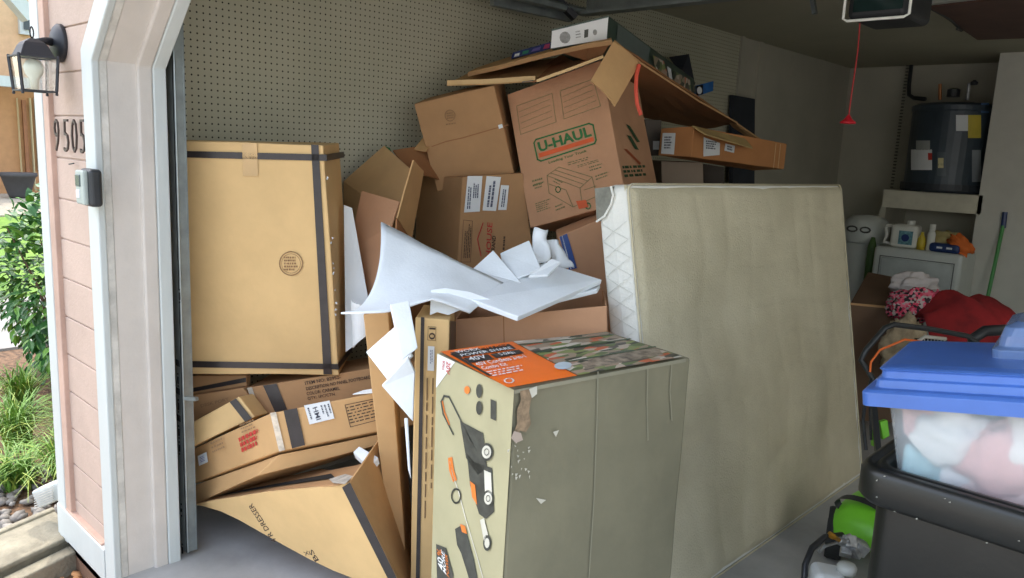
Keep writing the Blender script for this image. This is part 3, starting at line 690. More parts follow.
ell(456,496,4.5,7,DK,'trimmer_guard_picture',.0085,.005)
pic([(455,529),(460,526),(466,530),(474,560),(478,582),(470,582),(461,553),(457,545)],DK,'blower_picture'); pic([(460,524),(465,526),(467,534),(462,532)],OP,'blower_motor_picture',.0095)
pic([(436,544),(446,548),(453,574),(453,580),(437,580)],DK,'power_badge',.0085)
mb=MB(); text_px(mb,left,'40%',(436.8,573),(438.8,551),(441.5,575.5),.0105) if False else None
text_px(mb,left,'40%',(438.5,576),(437.5,553),(442.5,575) ,.0105) if False else text_px(mb,left,'40',(444,571.5),(442.5,559),(438.5,568),.0105)
mb2=MB(); text_px(mb2,left,'MORE',(446.5,575),(444.5,553),(443,571),.0105); mb.obj('badge_lettering',PAPER,t); mb3=MB(); text_px(mb3,left,'POWER',(449.5,578),(447.5,555.5),(446.7,575),.0105); text_px(mb3,left,'%',(442.3,557),(441.5,550),(437.5,555),.0105); mb3.obj('badge_lettering',OP,t); mb2.obj('badge_lettering',PAPER,t)
ell(467,390,2.8,4,OP,'orange_dot_picture')
ell(479,391,3,7,DK,'battery_icon_picture'); ell(479,408,3,7,DK,'battery_icon_picture')
pic([(490.5,399),(496,401.5),(496,421),(490.5,418.5)],DK,'battery_picture')
mb=MB(); scrib(mb,left,(461,378),(460,402),(455,376),2,3,.7); scrib(mb,left,(474,387),(473,412),(471.5,386),1,6,.5); mb.obj('small_lettering',LG,t)
# torn patch, creases
TORN=mat('torn_kraft',(166,142,114),rough=.9,var=.3,scale=60,c2=(118,104,84))
poly_px(front,[(520,391),(533,388),(534,394),(531,400),(529,412),(531,424),(526,432),(520,431),(516,442),(513,434),(517,424),(517,410),(521,400)],'torn_patch',TORN,t,.007)
poly_px(front,[(514,431),(521,433),(523,440),(516,443),(511,438)],'torn_flap',mat('torn_light',(186,170,156),rough=.9),t,.012)
poly_px(front,[(529,389),(537,386),(537,394),(532,398)],'torn_scrap',LG,t,.010)
mb=MB(); rr=random.Random(2)
for k in range(22):
    x=rr.uniform(507,530);y=rr.uniform(440,478); mb.add([front.at(x,y,.0075),front.at(x+rr.uniform(.8,3),y+rr.uniform(-1,1),.0075),front.at(x+rr.uniform(0,1),y+rr.uniform(1,4),.0075)],[(0,1,2)])
mb.add([front.at(553,432,.0075),front.at(559,430,.0075),front.at(556,437,.0075)],[(0,1,2)]); mb.add([front.at(536,498,.0075),front.at(546,500,.0075),front.at(541,504,.0075)],[(0,1,2)])
mb.obj('paper_specks',LG,t)['kind']='stuff'
CT=mat('worn_crease',(150,148,128),rough=.5,var=.1)
for pts in ([(598,372),(597,420),(594,500),(589,578)],[(648,366),(647,400),(648,440)],[(672,362),(670,392),(672,420)]):
    mb=MB(); outline(mb,[front.at(x,y,.007) for x,y in pts],front.n,.004,False); mb.obj('crease',CT,t)
poly_px(front,[(514,390),(686,358.5),(686,362),(514,394)],'worn_edge',CT,t,.0068)
# blue-taped carton behind mattress
t,pl,c=carton_q('blue_taped_carton','plain brown carton with a blue tape strip beneath the U-HAUL box',[(559,236),(645,201),(660,500),(578,510)],(567,232,3.12),0,0,.25,KR,seed=12)
tp(pl,[(559.5,237),(567,233.5),(577,268),(569,270)],t,BLUE); tp(pl,[(561.5,236),(562.5,235.5),(571.5,269),(570.5,269.3)],t,PAPER,'tape_stripe')
# house carton
pl=face_plane(462.7,177,3.36,12,0)
TL,TR,BR,BL=[pl.at(*p) for p in [(462.7,177),(523,173),(557,430),(447,430)]]
bl=P(418,176,3.68)-TL
c=corners(TL,TR,BR,BL,bl)
t=thing('labelled_carton','brown carton with three white labels and a red printed house outline','box',(BL+BR)/2)
warp_box('body',c,KD,t,seed=13)
LBG=mat('barcode_grey',(90,95,115),rough=.7)
for k,(q,(a,b_,w_)) in enumerate((([(467.6,176),(482.5,176),(479.8,211.5),(464,212.5)],((466.5,209),(468.5,180),4)),([(486.5,176),(501,177),(496,211),(482.5,210.5)],((486,207),(489.5,179),7)),([(501,185),(509,185.5),(506.5,210),(498,210)],((500.5,207),(503,187),4)))):
    lb_=tp(pl,q,t,PAPER,'shipping_label'); fine_print(pl,a,b_,(a[0]+w_,a[1]),2,k+3,LBG,lb_,.6,.0065,.05,'label_print')
    if k==0: fine_print(pl,(472.5,198),(473.5,180),(478.5,198),3,9,LBG,lb_,.6,.0065,.05,'label_print')
mb=MB(); text_px(mb,pl,'HOUSE',(490.5,258),(492.5,223),(485.5,257)) ; outline(mb,[pl.at(x,y,.004) for x,y in [(481,256),(477.5,239),(483,223)]],pl.n,.004,False); mb.obj('red_house_print',RED,t)
mb=MB(); text_px(mb,pl,'STRAND',(494.5,256),(496,236),(490.8,255.5)); scrib(mb,pl,(505,250),(506,236),(502,250),1,2,.6); 
outline(mb,[pl.at(x,y,.004) for x,y in [(463.5,220),(472.5,221),(470.5,262),(461,262)]],pl.n,.0015); scrib(mb,pl,(463,258),(465,223),(470,258),4,8,.4,gap=.05); mb.obj('printed_text',INK,t)
# stamp carton
c=frame_box((-2.671,2.335,1.308),(9.2,-14.7,35.7),(.361,.35,.396))
t=thing('seamed_carton','tilted brown carton with a round stamp standing on the labelled carton','box',(c[0]+c[2])/2)
warp_box('body',c,KD,t,seed=14); pl=side_plane(c,'front')
mb=MB(); outline(mb,[pl.at(x,y,.003) for x,y in [(432,146.5),(446,141.5),(462,138),(500,127),(508,125)]],pl.n,.004,False); mb.obj('flap_seam',KI,t)
mb=MB(); outline(mb,[pl.at(450+5*math.cos(a),115.5+5.5*math.sin(a),.004) for a in [k*.35 for k in range(18)]],pl.n,.003); scrib(mb,pl,(447,119.5),(454,118.5),(446.5,112.5),3,2,.6); scrib(mb,pl,(446,125.5),(456,124),(446,123.5),1,2,.7); mb.obj('round_stamp',INKF,t)
tp(pl,[(498,125),(502,124),(503,127.5),(499,129)],t,PAPER,'tape_scrap')
# U-HAUL carton
c=frame_box((-2.272,2.529,1.176),(-8.4,-18.3,16.2),(.456,.457,.611))
t=thing('moving_carton','tilted moving carton printed with a green and orange U-HAUL logo','box',(c[0]+c[2])/2)
warp_box('body',c,KR,t,seed=15,amp=.0025); pl=side_plane(c,'front')
mb=MB()
outline(mb,[pl.at(x,y,.004) for x,y in [(534,143),(536,139.5),(589,123.5),(593,125),(596,140),(594.5,143.5),(541,161),(537.5,159.5)]],pl.n,.0065)
O_=pl.at(539.5,152.3,.0035); text3(mb,'U-HAUL',O_,pl.at(592,136,.0035)-O_,pl.at(537,142.5,.0035)-O_,.035); mb.obj('green_logo',GREEN,t)
poly_px(pl,[(538.5,153.5),(593,137),(594,141),(539.5,157.8)],'orange_bar',ORG,t,.004)
mb=MB(); text_px(mb,pl,'Loading Your Truck',(549,164.5),(587,152.5),(548.3,161.3)); mb.obj('green_lettering',GREEN,t)
for q in ([(516.5,106),(552,93.5),(556,122),(520.5,134.5)],[(560,91),(593,79),(600.5,106),(564,119)]):
    mb=MB(); outline(mb,[pl.at(x,y,.004) for x,y in q],pl.n,.0022)
    for k in range(1,5):
        a=(q[0][0]+(q[3][0]-q[0][0])*k/5+2,q[0][1]+(q[3][1]-q[0][1])*k/5); b_=(q[1][0]+(q[2][0]-q[1][0])*k/5-3,q[1][1]+(q[2][1]-q[1][1])*k/5)
        outline(mb,[pl.at(*a,.004),pl.at(*b_,.004)],pl.n,.0016,False)
    mb.obj('address_panel',GREENF,t)
mb=MB()
for pts,cl in (([(547,175.5),(559,167),(592,177),(580,188)],True),([(547,175.5),(549,193),(573,207),(597,196),(592,177)],False),([(580,188),(582,204)],False),([(549,184),(566,190),(573,207)],False),([(584,190),(596,186)],False),([(551,173),(583,184)],False),([(555,170),(588,181)],False)):
    outline(mb,[pl.at(x,y,.004) for x,y in pts],pl.n,.0024,cl)
mb.obj('truck_drawing',GREENF,t)
for a,b_,p_,r_ in (((533,188),(544,185),(532,179),2),((535,190),(545,187),(534,183),2),((537,213),(552,208),(535,203),5),((556,212),(566,208),(555,205),2),((568,166),(596,158),(567.5,162),2),((578,168),(602,161),(577,165),2),((590,172),(607,167),(589,166),2),((596,181),(610,176),(595,175),2),((552,182),(562,187),(556,178),2)): fine_print(pl,a,b_,p_,r_,int(a[0]),GREENF,t,.4)
poly_px(pl,[(576,201),(586,200),(588,207),(579,209)],'orange_detail',ORG,t,.0045)
mb=MB(); 
for cx,cy in ((558,189.5),(588,206)): outline(mb,[pl.at(cx+2.5*math.cos(a),cy+3*math.sin(a),.004) for a in [k*.785 for k in range(8)]],pl.n,.004)
mb.obj('green_wheels',GREEN,t)
rp=side_plane(c,'right'); mb=MB(); scrib(mb,rp,(625,178),(650,176),(622,165),3,5,.6); mb.obj('side_print',mat('dark_green_print',(50,80,48),rough=.8),t)
for q_ in ([(626,124),(630,126),(640,142),(637,142)],[(627,135),(631,136),(639,150),(635,149)]): poly_px(rp,q_,'side_logo_stroke',MC['dark_green_print'],t,.004)
poly_px(rp,[(624,149),(627,149),(641,163),(640,165)],'side_orange_print',mat('dull_orange',(165,80,45),rough=.8),t,.004)
# raised flap of the U-HAUL box
panel('top_flap',[P(613,42,3.08),P(639,64.5,3.12),P(614.5,106.5,3.02),P(590.5,81,3.0)],KM,t,.006,seed=4,bend=.01)
# red ribbon
o=MB().tube([P(639,65,3.1),P(636.5,76,3.08),P(636,90,3.07),P(637,103,3.07),P(641,115,3.07)],.008,6).obj('ribbon',mat('coral_strap',(225,92,72),rough=.5))
tag(o,'thin coral red strap dangling from the flap corner beside the U-HAUL box','strap')
# flattened cardboard on top
def slab(name,label,pts,m,th,cat='cardboard'):
    t=thing(name,label,cat,sum(pts,Vector())/len(pts)); return t
t=thing('flattened_carton','folded flat cardboard with a blue taped edge resting over the seamed carton','cardboard',P(530,70,3.5))
e=[P(447,85,3.45),P(486,84,3.38),P(523,81.5,3.3),P(535,81,3.27)]
top=[P(472,72,3.95),P(500,67,3.9),P(530,62,3.85),P(560,58,3.8)]
mb=MB(); mb.add(e+top,[(i,i+1,5+i,4+i) for i in range(3)]); mb.obj('lower_sheet',KM,t,solid=.008)
mb=MB(); mb.add([p+Vector((0,0,.0))-HF*.006 for p in e]+[p-HF*.006+Vector((0,0,.02)) for p in e],[(i,i+1,5+i,4+i) for i in range(3)]); mb.obj('front_edge',KE,t)
MB().add([P(521.5,82.5,3.27),P(533,81,3.24),P(541,71,3.6),P(533,71.5,3.6)],[(0,1,2,3)]).obj('tape',BLUE,t)
mb=MB(); mb.add([P(533,82,3.26),P(570,70,3.2),P(602,57,3.12),P(600,49,3.6),P(560,56,3.7),P(535,72,3.6)],[(0,1,2,3,4,5)]); mb.obj('inner_sheet',KI,t,solid=.006)
mb=MB(); outline(mb,[P(538,80.5,3.2),P(570,69,3.15),P(602,57,3.08)],(CAM-P(570,69,3.15)).normalized(),.012,False); mb.obj('sheet_edge',KE,t)
t=thing('flattened_carton','wavy upper cardboard flap directly under the white product box','cardboard',P(560,50,3.5))
up_=[P(468,73,3.5),P(500,66,3.42),P(530,58,3.35),P(560,50.5,3.25),P(590,44,3.17),P(612,41,3.1)]
bk=[P(478,68,4.0),P(505,59,4.0),P(530,51,3.95),P(555,44,3.9),P(585,38,3.8),P(610,33,3.7)]
dn=[p+Vector((0,0,-.035-.01*i)) for i,p in enumerate(up_)]
mb=MB(); mb.add(up_+bk,[(i,i+1,7+i,6+i) for i in range(5)]); mb.obj('sheet',KM,t,solid=.008,bevel=0)
mb=MB(); mb.add([p-HF*.006 for p in up_]+[p-HF*.006+Vector((0,0,-.016)) for p in up_],[(i,i+1,7+i,6+i) for i in range(5)]); mb.obj('front_edge',KD,t)
fd=[P(560,52,3.3),P(590,45,3.22),P(611,42,3.12),P(602,56,3.2),P(585,60,3.3)]
MB().add(fd,[tuple(range(5))]).obj('folded_tab',KI,t,solid=.005)
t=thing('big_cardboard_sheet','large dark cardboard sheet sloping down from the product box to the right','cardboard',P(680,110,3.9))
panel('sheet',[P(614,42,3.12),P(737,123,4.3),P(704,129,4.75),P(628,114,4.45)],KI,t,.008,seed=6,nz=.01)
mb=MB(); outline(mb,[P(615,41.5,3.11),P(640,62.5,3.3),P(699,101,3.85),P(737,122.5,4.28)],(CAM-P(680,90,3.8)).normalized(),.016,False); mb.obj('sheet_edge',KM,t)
t=thing('cardboard_strip','thin cardboard strip reaching down to the end of the flat carton','cardboard',P(750,133,4.5))
MB().add([P(722,113,4.2),P(771,146.5,4.6),P(764,147.5,4.62),P(733,127,4.4)],[(0,1,2,3)]).obj('strip',KM,t,solid=.008)
# product box on top
GRN=mat('dark_green_box',(56,74,64),rough=.35,var=.12)
pl=face_plane(609,16,3.2,-5,-6); TL,TR,BR,BL=[pl.at(*p) for p in [(551.3,29.5),(609,15.5),(607,39.5),(550,49)]]
bv=P(694,79,4.35)-TR
c=[BL,BR,P(694,97,4.35),BL+bv,TL,TR,TR+bv,TL+bv]
t=thing('product_box','long dark green product box with a white printed end on top of the heap','box',(BL+BR)/2)
warp_box('body',c,GRN,t,seed=16,amp=.001)
poly_px(pl,[(552,31),(608.3,17.3),(606.7,39),(550.8,48.5)],'white_end',PAPER,t,.003)
poly_px(pl,[(551.3,29.4),(609,15.4),(609,17.2),(551.3,31)],'dark_band',GRN,t,.0035)
mb=MB(); mb.add([pl.at(565+5.5*math.cos(a),37.5+6*math.sin(a),.005) for a in [k*.524 for k in range(12)]],[tuple(range(12))]); scrib(mb,pl,(576,39),(581,38),(575.5,30.5),3,2,.4,.005); mb.add([pl.at(595+2.2*math.cos(a),32.3+3*math.sin(a),.005) for a in [k*.785 for k in range(8)]],[tuple(range(8))]); mb.obj('grey_print',mat('grey_print',(150,152,150),rough=.6,var=.2,scale=60),t)
poly_px(pl,[(584.5,30),(588.5,29),(588,37),(584,38)],'dark_print',DK,t,.005)
rp=side_plane([c[0],c[1],c[2],c[3],c[4],c[5],c[6],c[7]],'right')
poly_px(rp,[(653,55),(664,61.5),(669,79),(655,69)],'side_photo',pm,t,.004); poly_px(rp,[(667,66),(671,69),(673,84),(670,82)],'white_strip',PAPER,t,.005); poly_px(rp,[(673,70),(690,80),(691,92),(674,83)],'side_photo',pm,t,.004)
poly_px(rp,[(618,24),(650,48),(648,62),(616,42)],'grey_patch',mat('grey_green',(96,108,104),rough=.3),t,.003)  # paler grey-green patch over the near part of the long side
t=thing('flat_blue_box','narrow blue and pink box lying flat beside the white product box end','box',P(530,55,3.6))
q=[P(511,58.5,3.55),P(513,52.5,3.55),P(552,41.5,3.5),P(552,49,3.5)]; bb=[p+HF*.2 for p in q]
MB().hexa([q[0],q[3],bb[3],bb[0],q[1],q[2],bb[2],bb[1]]).obj('body',mat('navy_box',(44,58,112),rough=.4),t)
pq=Plane(q[0],(q[3]-q[0]).cross(q[1]-q[0]))
for nm,pp,m_ in (('white_patch',[(514,57),(515,54),(520,52.6),(519,55.8)],PAPER),('green_patch',[(522,54.6),(523,51.3),(529,50),(528,53)],mat('teal_print',(50,140,110),rough=.5)),('pink_patch',[(543,49),(545,44.6),(550,43.5),(549,48)],mat('pink_print',(190,70,110),rough=.5)),('violet_patch',[(531,52),(533,49),(541,46.5),(540,50)],mat('violet_print',(110,100,170),rough=.5))): poly_px(pq,pp,nm,m_,t,.004)
t=thing('blue_packet','small bright blue packet standing at the end of the product box','packet',P(705,88,4.6))
q=[P(696,96.5,4.6),P(713,91,4.6),P(713.5,81,4.6),P(696,85.5,4.6)]; bb=[p+HF*.05 for p in q]
MB().hexa([q[0],q[1],bb[1],bb[0],q[3],q[2],bb[2],bb[3]]).obj('body',mat('packet_blue',(30,100,170),rough=.35,var=.2,scale=12),t)
pq=Plane(q[0],(q[1]-q[0]).cross(q[3]-q[0])); ellp=[(699.5+2.6*math.cos(a),90.5+3.8*math.sin(a)) for a in [k*.524 for k in range(12)]]
poly_px(pq,[(696.3,86),(703,84.5),(703,94),(696.3,96)],'dark_patch',DARK,t,.003); poly_px(pq,ellp,'white_logo',PAPER,t,.005)
t=thing('dark_bag','dark pointed bag near the left wall behind the product box','bag',P(682,65,5.0))  # guessed as a bag; floats free of the wall, nothing holds it
MB().add([P(669,57,5.0),P(689,54,5.0),P(695,84,5.0),P(690,90,5.0),P(680,74,4.9),P(682,72,5.3)],[(0,1,4),(1,2,4),(2,3,4),(0,4,5),(1,5,2),(0,5,1)]).obj('bag_body',mat('dark_bag_cloth',(40,44,54),rough=.7),t)
t=thing('dark_board','dark navy board leaning against the left wall behind the flat carton','board',PX(744,140,-2.9)); 
q=[PX(733,95,-2.92),PX(755,99,-2.92)]; q+=[Vector((-2.72,q[1].y,0)),Vector((-2.72,q[0].y,0))]
b2=[p+Vector((-.03,0,0)) for p in q]; MB().hexa([q[3],q[2],b2[2],b2[3],q[0],q[1],b2[1],b2[0]]).obj('board',mat('navy_board',(44,50,60),rough=.6,var=.15),t)
# flat carton right
D1=3.72
pl=face_plane(694,126,D1,42,0)
TL,TR,BR,BL=pl.at(694,126),pl.at(787,144),pl.at(784,169.5),pl.at(691,157)
bl=P(661,128.5,3.85)-TL
c=[BL,BR,BR+bl,P(658,155.5,3.85),TL,TR,TR+bl,TL+bl]
t=thing('flat_long_carton','long flat orange-brown carton with white labels lying behind the mattress top','box',(BL+BR)/2)
warp_box('body',c,card('cardboard_orange',(190,132,84)),t,seed=17,amp=.002)
lf=side_plane(c,'left')
lb_=poly_px(lf,[(662.7,133),(675.6,133),(674,154.5),(661,153.5)],'shipping_label',PAPER,t,.004); fine_print(lf,(664,149),(672,149),(664.5,136),5,3,INKB,lb_,.6,.006,name='label_print')
lb_=poly_px(pl,[(703.7,137),(720,143),(719.7,155),(703.3,156.5)],'shipping_label',PAPER,t,.004); fine_print(pl,(706,149),(717,150),(706,140),4,5,INKB,lb_,.6,.006,name='label_print')
lb_=poly_px(pl,[(725.5,143.4),(735,145.8),(734,153),(724.3,150.5)],'shipping_label',PAPER,t,.004); fine_print(pl,(727,150),(733,151.5),(727.5,145),2,5,INKB,lb_,.6,.006,name='label_print')
MB().add([pl.at(692,126,.0),pl.at(745,139,.0),P(752.5,148.5,3.98),P(705,134.5,3.66)],[(0,1,2,3)]).obj('open_flap',mat('flap_khaki',(186,158,104),rough=.8),t,solid=.006)
mb=MB()
for x in (775,779.5): outline(mb,[pl.at(x+1,145-(782-x)*.15,.004),pl.at(x-1.5,168,.004)],pl.n,.006,False)
mb.obj('edge_crease',KE,t)
# boxes below / behind it
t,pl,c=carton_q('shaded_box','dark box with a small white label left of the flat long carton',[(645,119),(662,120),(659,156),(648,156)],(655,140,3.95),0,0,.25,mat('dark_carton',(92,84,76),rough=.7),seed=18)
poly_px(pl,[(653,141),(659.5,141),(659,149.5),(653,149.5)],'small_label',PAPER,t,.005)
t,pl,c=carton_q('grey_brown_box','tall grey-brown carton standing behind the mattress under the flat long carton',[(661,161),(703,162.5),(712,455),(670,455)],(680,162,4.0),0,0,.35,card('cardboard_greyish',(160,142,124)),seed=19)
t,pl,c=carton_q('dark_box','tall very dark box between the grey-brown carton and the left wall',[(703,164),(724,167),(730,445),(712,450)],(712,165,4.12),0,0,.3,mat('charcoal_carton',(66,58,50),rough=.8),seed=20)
# open flapped carton (centre-left)
t=thing('open_flap_carton','open cardboard box with raised flaps between the big taped box and labelled carton','box',P(390,260,3.1))
panel('back_flap',[P(344,182,3.42),P(385,146.5,3.4),P(411,169.5,3.15),P(398,219,3.02)],KM,t,.006,seed=1)
panel('left_wall',[P(344,182,3.42),P(398,219,3.02),P(384,300,3.0),P(342,300,3.3)],KM,t,.006,seed=2)
panel('inner_flap',[P(362,191,3.12),P(400,202,3.0),P(392,226,2.96),P(350,250,3.1)],KR,t,.005,seed=3)
panel('inner_wall',[P(350,249,3.1),P(392,226,2.96),P(385,300,2.95),P(352,300,3.05)],KR,t,.005,seed=3)
panel('side_flap',[P(413,160,3.02),P(423,171,3.2),P(411,240,3.18),P(396.5,218,2.95)],KM,t,.006,seed=5)
panel('dark_wall',[P(393,151,3.38),P(424,146,3.5),P(440,180,3.5),P(409,170,3.2)],KI,t,.006,seed=5)
panel('corner_flap',[P(424,137,3.52),P(434,141,3.5),P(426,152,3.42),P(414,150,3.45)],KM,t,.005)
panel('front_wall',[P(396,219,2.95),P(410,231,3.2),P(432,330,3.2),P(395,330,2.95)],KI,t,.006)
MB().add([P(385,146,3.395),P(390,148,3.38),P(391,151,3.36),P(386.5,149,3.38)],[(0,1,2,3)]).obj('green_tape_scrap',GREEN,t)
# =====================================================================  FOAM
def foam(name,label,pts,depths,th=.012,bend=0,seed=0,n=10):
    q=[P(x,y,d) for (x,y),d in zip(pts,depths)]
    t=thing(name,label,'foam',sum(q,Vector())/4,'white packing foam')
    panel('foam_sheet',q,FOAM,t,th,n,bend,.006,seed); return t
# curved big sheet as grid between two edge polylines
def lerp_poly(pl_,t_):
    k=t_*(len(pl_)-1); i=min(int(k),len(pl_)-2); return pl_[i].lerp(pl_[i+1],k-i)
topE=[P(381,221.5,2.62),P(405,234,2.62),P(434,250,2.6),P(458,262,2.58),P(482,273,2.58),P(506,285,2.56)]
botE=[P(341,313,2.30),P(358,314,2.28),P(385,311,2.3),P(410,306,2.32),P(432,300,2.34),P(470,312,2.38)]
midE=[P(373,288,2.42),P(388,288,2.42),P(415,284,2.44),P(440,282,2.46),P(460,288,2.46),P(488,298,2.46)]
t=thing('curved_foam_sheet','large curved white foam sheet draped over the heap next to the big taped box','foam',midE[2],'white packing foam')
def fn(u,v):
    a,b,c_=lerp_poly(topE,u),lerp_poly(midE,u),lerp_poly(botE,u)
    p=a*(1-v)*(1-2*v)+b*4*v*(1-v)+c_*v*(2*v-1) if True else a
    return p+Vector((0,0,noise.noise(p*9)*.006))
MB().grid(fn,20,14).obj('foam_sheet',FOAM,t,smooth=True,solid=.006)
t=thing('torn_foam_piece','ragged torn white foam strip below the curved foam sheet','foam',P(450,300,2.4),'white packing foam')
q=[(431,290),(445,288),(470,292),(492,300),(486,308),(478,306),(470,313),(460,310),(448,315),(437,312),(430,315)]
polypanel('foam_sheet',[P(x,y,2.40+.002*(x-430)*.3) for x,y in q],FOAM,t,.01)
def slabfoam(name,label,pts,deps,th):
    q=[P(x,y,d) for (x,y),d in zip(pts,deps)]; n=(q[1]-q[0]).cross(q[3]-q[0]).normalized()
    if n.dot(CAM-q[0])<0: n=-n
    b=[p-n*th for p in q]
    t=thing(name,label,'foam',sum(q,Vector())/4,'white packing foam')
    MB().hexa([b[0],b[1],b[2],b[3],q[0],q[1],q[2],q[3]]).obj('foam_slab',FOAM,t,bevel=.003); return t
slabfoam('foam_board','thick flat white foam board lying on the wide open carton',[(471,299),(545,262),(602,279.5),(518,316.5)],[2.42,2.75,2.62,2.36],.018)
slabfoam('foam_board','flat white foam board showing under the thick board near the mattress',[(520,308),(560,290),(600,284),(597,289)],[2.45,2.62,2.68,2.58],.015)
slabfoam('foam_square','square white foam panel standing in front of the labelled carton',[(500,253),(529,240),(541,268),(506,283)],[2.72,2.72,2.6,2.58],.008)
slabfoam('foam_square','white foam corner poking up left of the square foam panel',[(471,270),(493,250),(522,283),(500,292)],[2.66,2.7,2.56,2.5],.008)
# crumpled wrap
def crumple(name,label,cx,cy,D,w,h,seed,lean=0):
    t=thing(name,label,'foam',P(cx,cy,D),'white packing foam')
    c=P(cx,cy,D)
    def fn(u,v):
        a=(u-.5)*2.6; x=math.sin(a)*w*(1-.25*v); y=(v-.5)*h*2; d=-math.cos(a)*w*.6
        p=c+RT*(x+lean*y)+UP*y*1.0+FW*d
        return p+noise.noise_vector(p*22+Vector((seed,0,0)))*.014
    MB().grid(fn,16,12).obj('crumpled_wrap',FOAM,t,smooth=True,solid=.004)
crumple('crumpled_foam','rolled white foam wrap standing upright below the U-HAUL box',541,246,2.78,.032,.062,1)
crumple('crumpled_foam','folded white foam wrap between the upright roll and blue-taped carton',558,254,2.82,.034,.052,2,-.35)
slabfoam('foam_sliver','small pointed white foam sliver lying on the thick foam board',[(528,276),(552,258),(561,262),(548,275)],[2.5,2.56,2.56,2.5],.01)
slabfoam('foam_square','tall white foam strip hanging down left of the carton marked 10',[(390,304),(409,300),(418,348),(402,360)],[2.25,2.27,2.24,2.22],.012)
slabfoam('foam_square','diamond of white foam pointing left across the leaning carton',[(365.5,352),(395,326),(412,356),(387,380)],[2.3,2.27,2.25,2.26],.012)
slabfoam('foam_square','lowest white foam panel wedged against the carton marked 10',[(381.5,386),(408,357),(415,372),(413,422)],[2.24,2.22,2.25,2.27],.012)
slabfoam('foam_scrap','slim white foam piece in the gap behind the leaning carton bottom',[(404,418),(408,418),(411,480),(408,470)],[2.36,2.36,2.36,2.36],.006)
slabfoam('foam_block','grey-white foam block in the dark gap above the crushed dresser carton',[(353,452),(359,446),(378,457),(370,467)],[2.6,2.62,2.55,2.53],.03)
slabfoam('foam_sliver','thin white paper sliver between the two long printed cartons',[(352,394),(363,390),(377,387.5),(377,392)],[2.6,2.62,2.62,2.6],.004)
t=foam('foam_wrap','white foam wrap hanging behind the right side of the big taped box',[(344,205),(352,208),(374,330),(346,352)],[2.98,2.98,2.95,2.95],.006,0,3)
foam('foam_wrap','white foam wrap end curling below the curved foam sheet',[(352,300),(372,305),(371,332),(353,348)],[2.85,2.82,2.86,2.9],.006,.02,4)
# =====================================================================  MATTRESS
t=thing('mattress','beige worn mattress standing on its side leaning onto the cartons','mattress',(-1.25,3.0,0))
A,Bm,Cm,Dm=Vector((-1.493,2.126,1.413)),Vector((-1.474,3.897,1.413)),Vector((-1.2,3.894,0.0)),Vector((-1.219,2.123,0.0))
nn=(Bm-A).cross(Dm-A).normalized()
if nn.x<0: nn=-nn
TH=.125
MF=mat('mattress_fabric',(212,204,176),rough=.85,var=.05,scale=3,bump=.35,bscale=140,c2=(192,184,156))
MS=mat('mattress_side_fabric',(226,226,218),rough=.8,var=.03,scale=4,bump=.2,bscale=90)
def mfn(u,v):
    p=(A.lerp(Bm,u)).lerp(Dm.lerp(Cm,u),v)
    gu=u*9+.5*noise.noise(Vector((u*4,v*4,1))); gv=v*9+.5*noise.noise(Vector((u*4,v*4,5)))
    e=min(u,1-u,v,1-v); ed=min(1,e/.02)
    wv=.5+.5*noise.noise(Vector((u*5,v*5,9))); bul=(abs(math.sin(math.pi*gu))**.28*wv+abs(math.sin(math.pi*gv))**.28*(1-wv*.6))*.011
    return p+nn*(bul*ed-.012*(1-ed)**2+noise.noise(p*3)*.014*ed)
MB().grid(mfn,110,90).obj('face_panel',MF,t,smooth=True)
# core with rounded corners
def rounded(u0,u1,v0,v1,r,k=6):
    pts=[]
    for cx,cy,a0 in ((u1-r,v0+r,-90),(u1-r,v1-r,0),(u0+r,v1-r,90),(u0+r,v0+r,180)):
        for i in range(k+1):
            a=R(a0+90*i/k); pts.append((cx+r*math.cos(a),cy+r*math.sin(a)))
    return pts
Lm=(Bm-A).length; Hm=(Dm-A).length; ux=(Bm-A).normalized(); vx=(Dm-A).normalized()
rp_=rounded(0,Lm,0,Hm,.03); mb=MB(); lays=[(-.001,.006),(-.008,0),(-TH*.5,-.006),(-TH+.008,0),(-TH,.006)]
for d,ins in lays:
    for (a,b) in rp_:
        cu,cv_=Lm/2,Hm/2; s1=(a-cu)*(1-ins*2/Lm)+cu; s2=(b-cv_)*(1-ins*2/Hm)+cv_
        mb.v.append(A+ux*s1+vx*s2+nn*d)
n=len(rp_)
for i in range(len(lays)-1):
    for k in range(n): mb.f.append((i*n+k,i*n+(k+1)%n,(i+1)*n+(k+1)%n,(i+1)*n+k))
mb.f.append(tuple(range(n))[::-1]); mb.f.append(tuple(range(4*n,5*n)))
mb.obj('border_panel',MS,t)
pip=MB(); pts=[A+ux*a+vx*b+nn*.001 for a,b in rp_]; pip.tube(pts+[pts[0]],.004,6); pip.obj('piping',MF,t,smooth=True)
# quilted diamonds on the near side
sidep=Plane(A,ux); mb=MB()
for k in range(22):
    v0=.12+k*.06
    a=A+vx*v0-nn*.01-ux*.007; b=A+vx*(v0+.03)-nn*(TH/2)-ux*.012; c_=A+vx*v0-nn*(TH-.01)-ux*.007; d=A+vx*(v0+.06)-nn*.01-ux*.007; e=A+vx*(v0+.06)-nn*(TH-.01)-ux*.007
    mb.tube([a,b,c_],.0012,4); 
    mb.tube([d,b,e],.0012,4)
mb.obj('quilt_stitching',mat('stitch_offwhite',(216,216,208),rough=.9),t)  # stitch lines a touch darker than the side fabric
cg=MB(); gpts=[(597,189),(607,187),(606,197),(604,206),(602,214),(599,219),(594,218)]
gd_=[A-nn*(TH-.0)+vx*-.002, A-nn*(TH*.45), A-nn*(TH*.4)+vx*.03, A-nn*(TH*.5)+vx*.06,A-nn*(TH*.75)+vx*.095,A-nn*(TH+.004)+vx*.11]
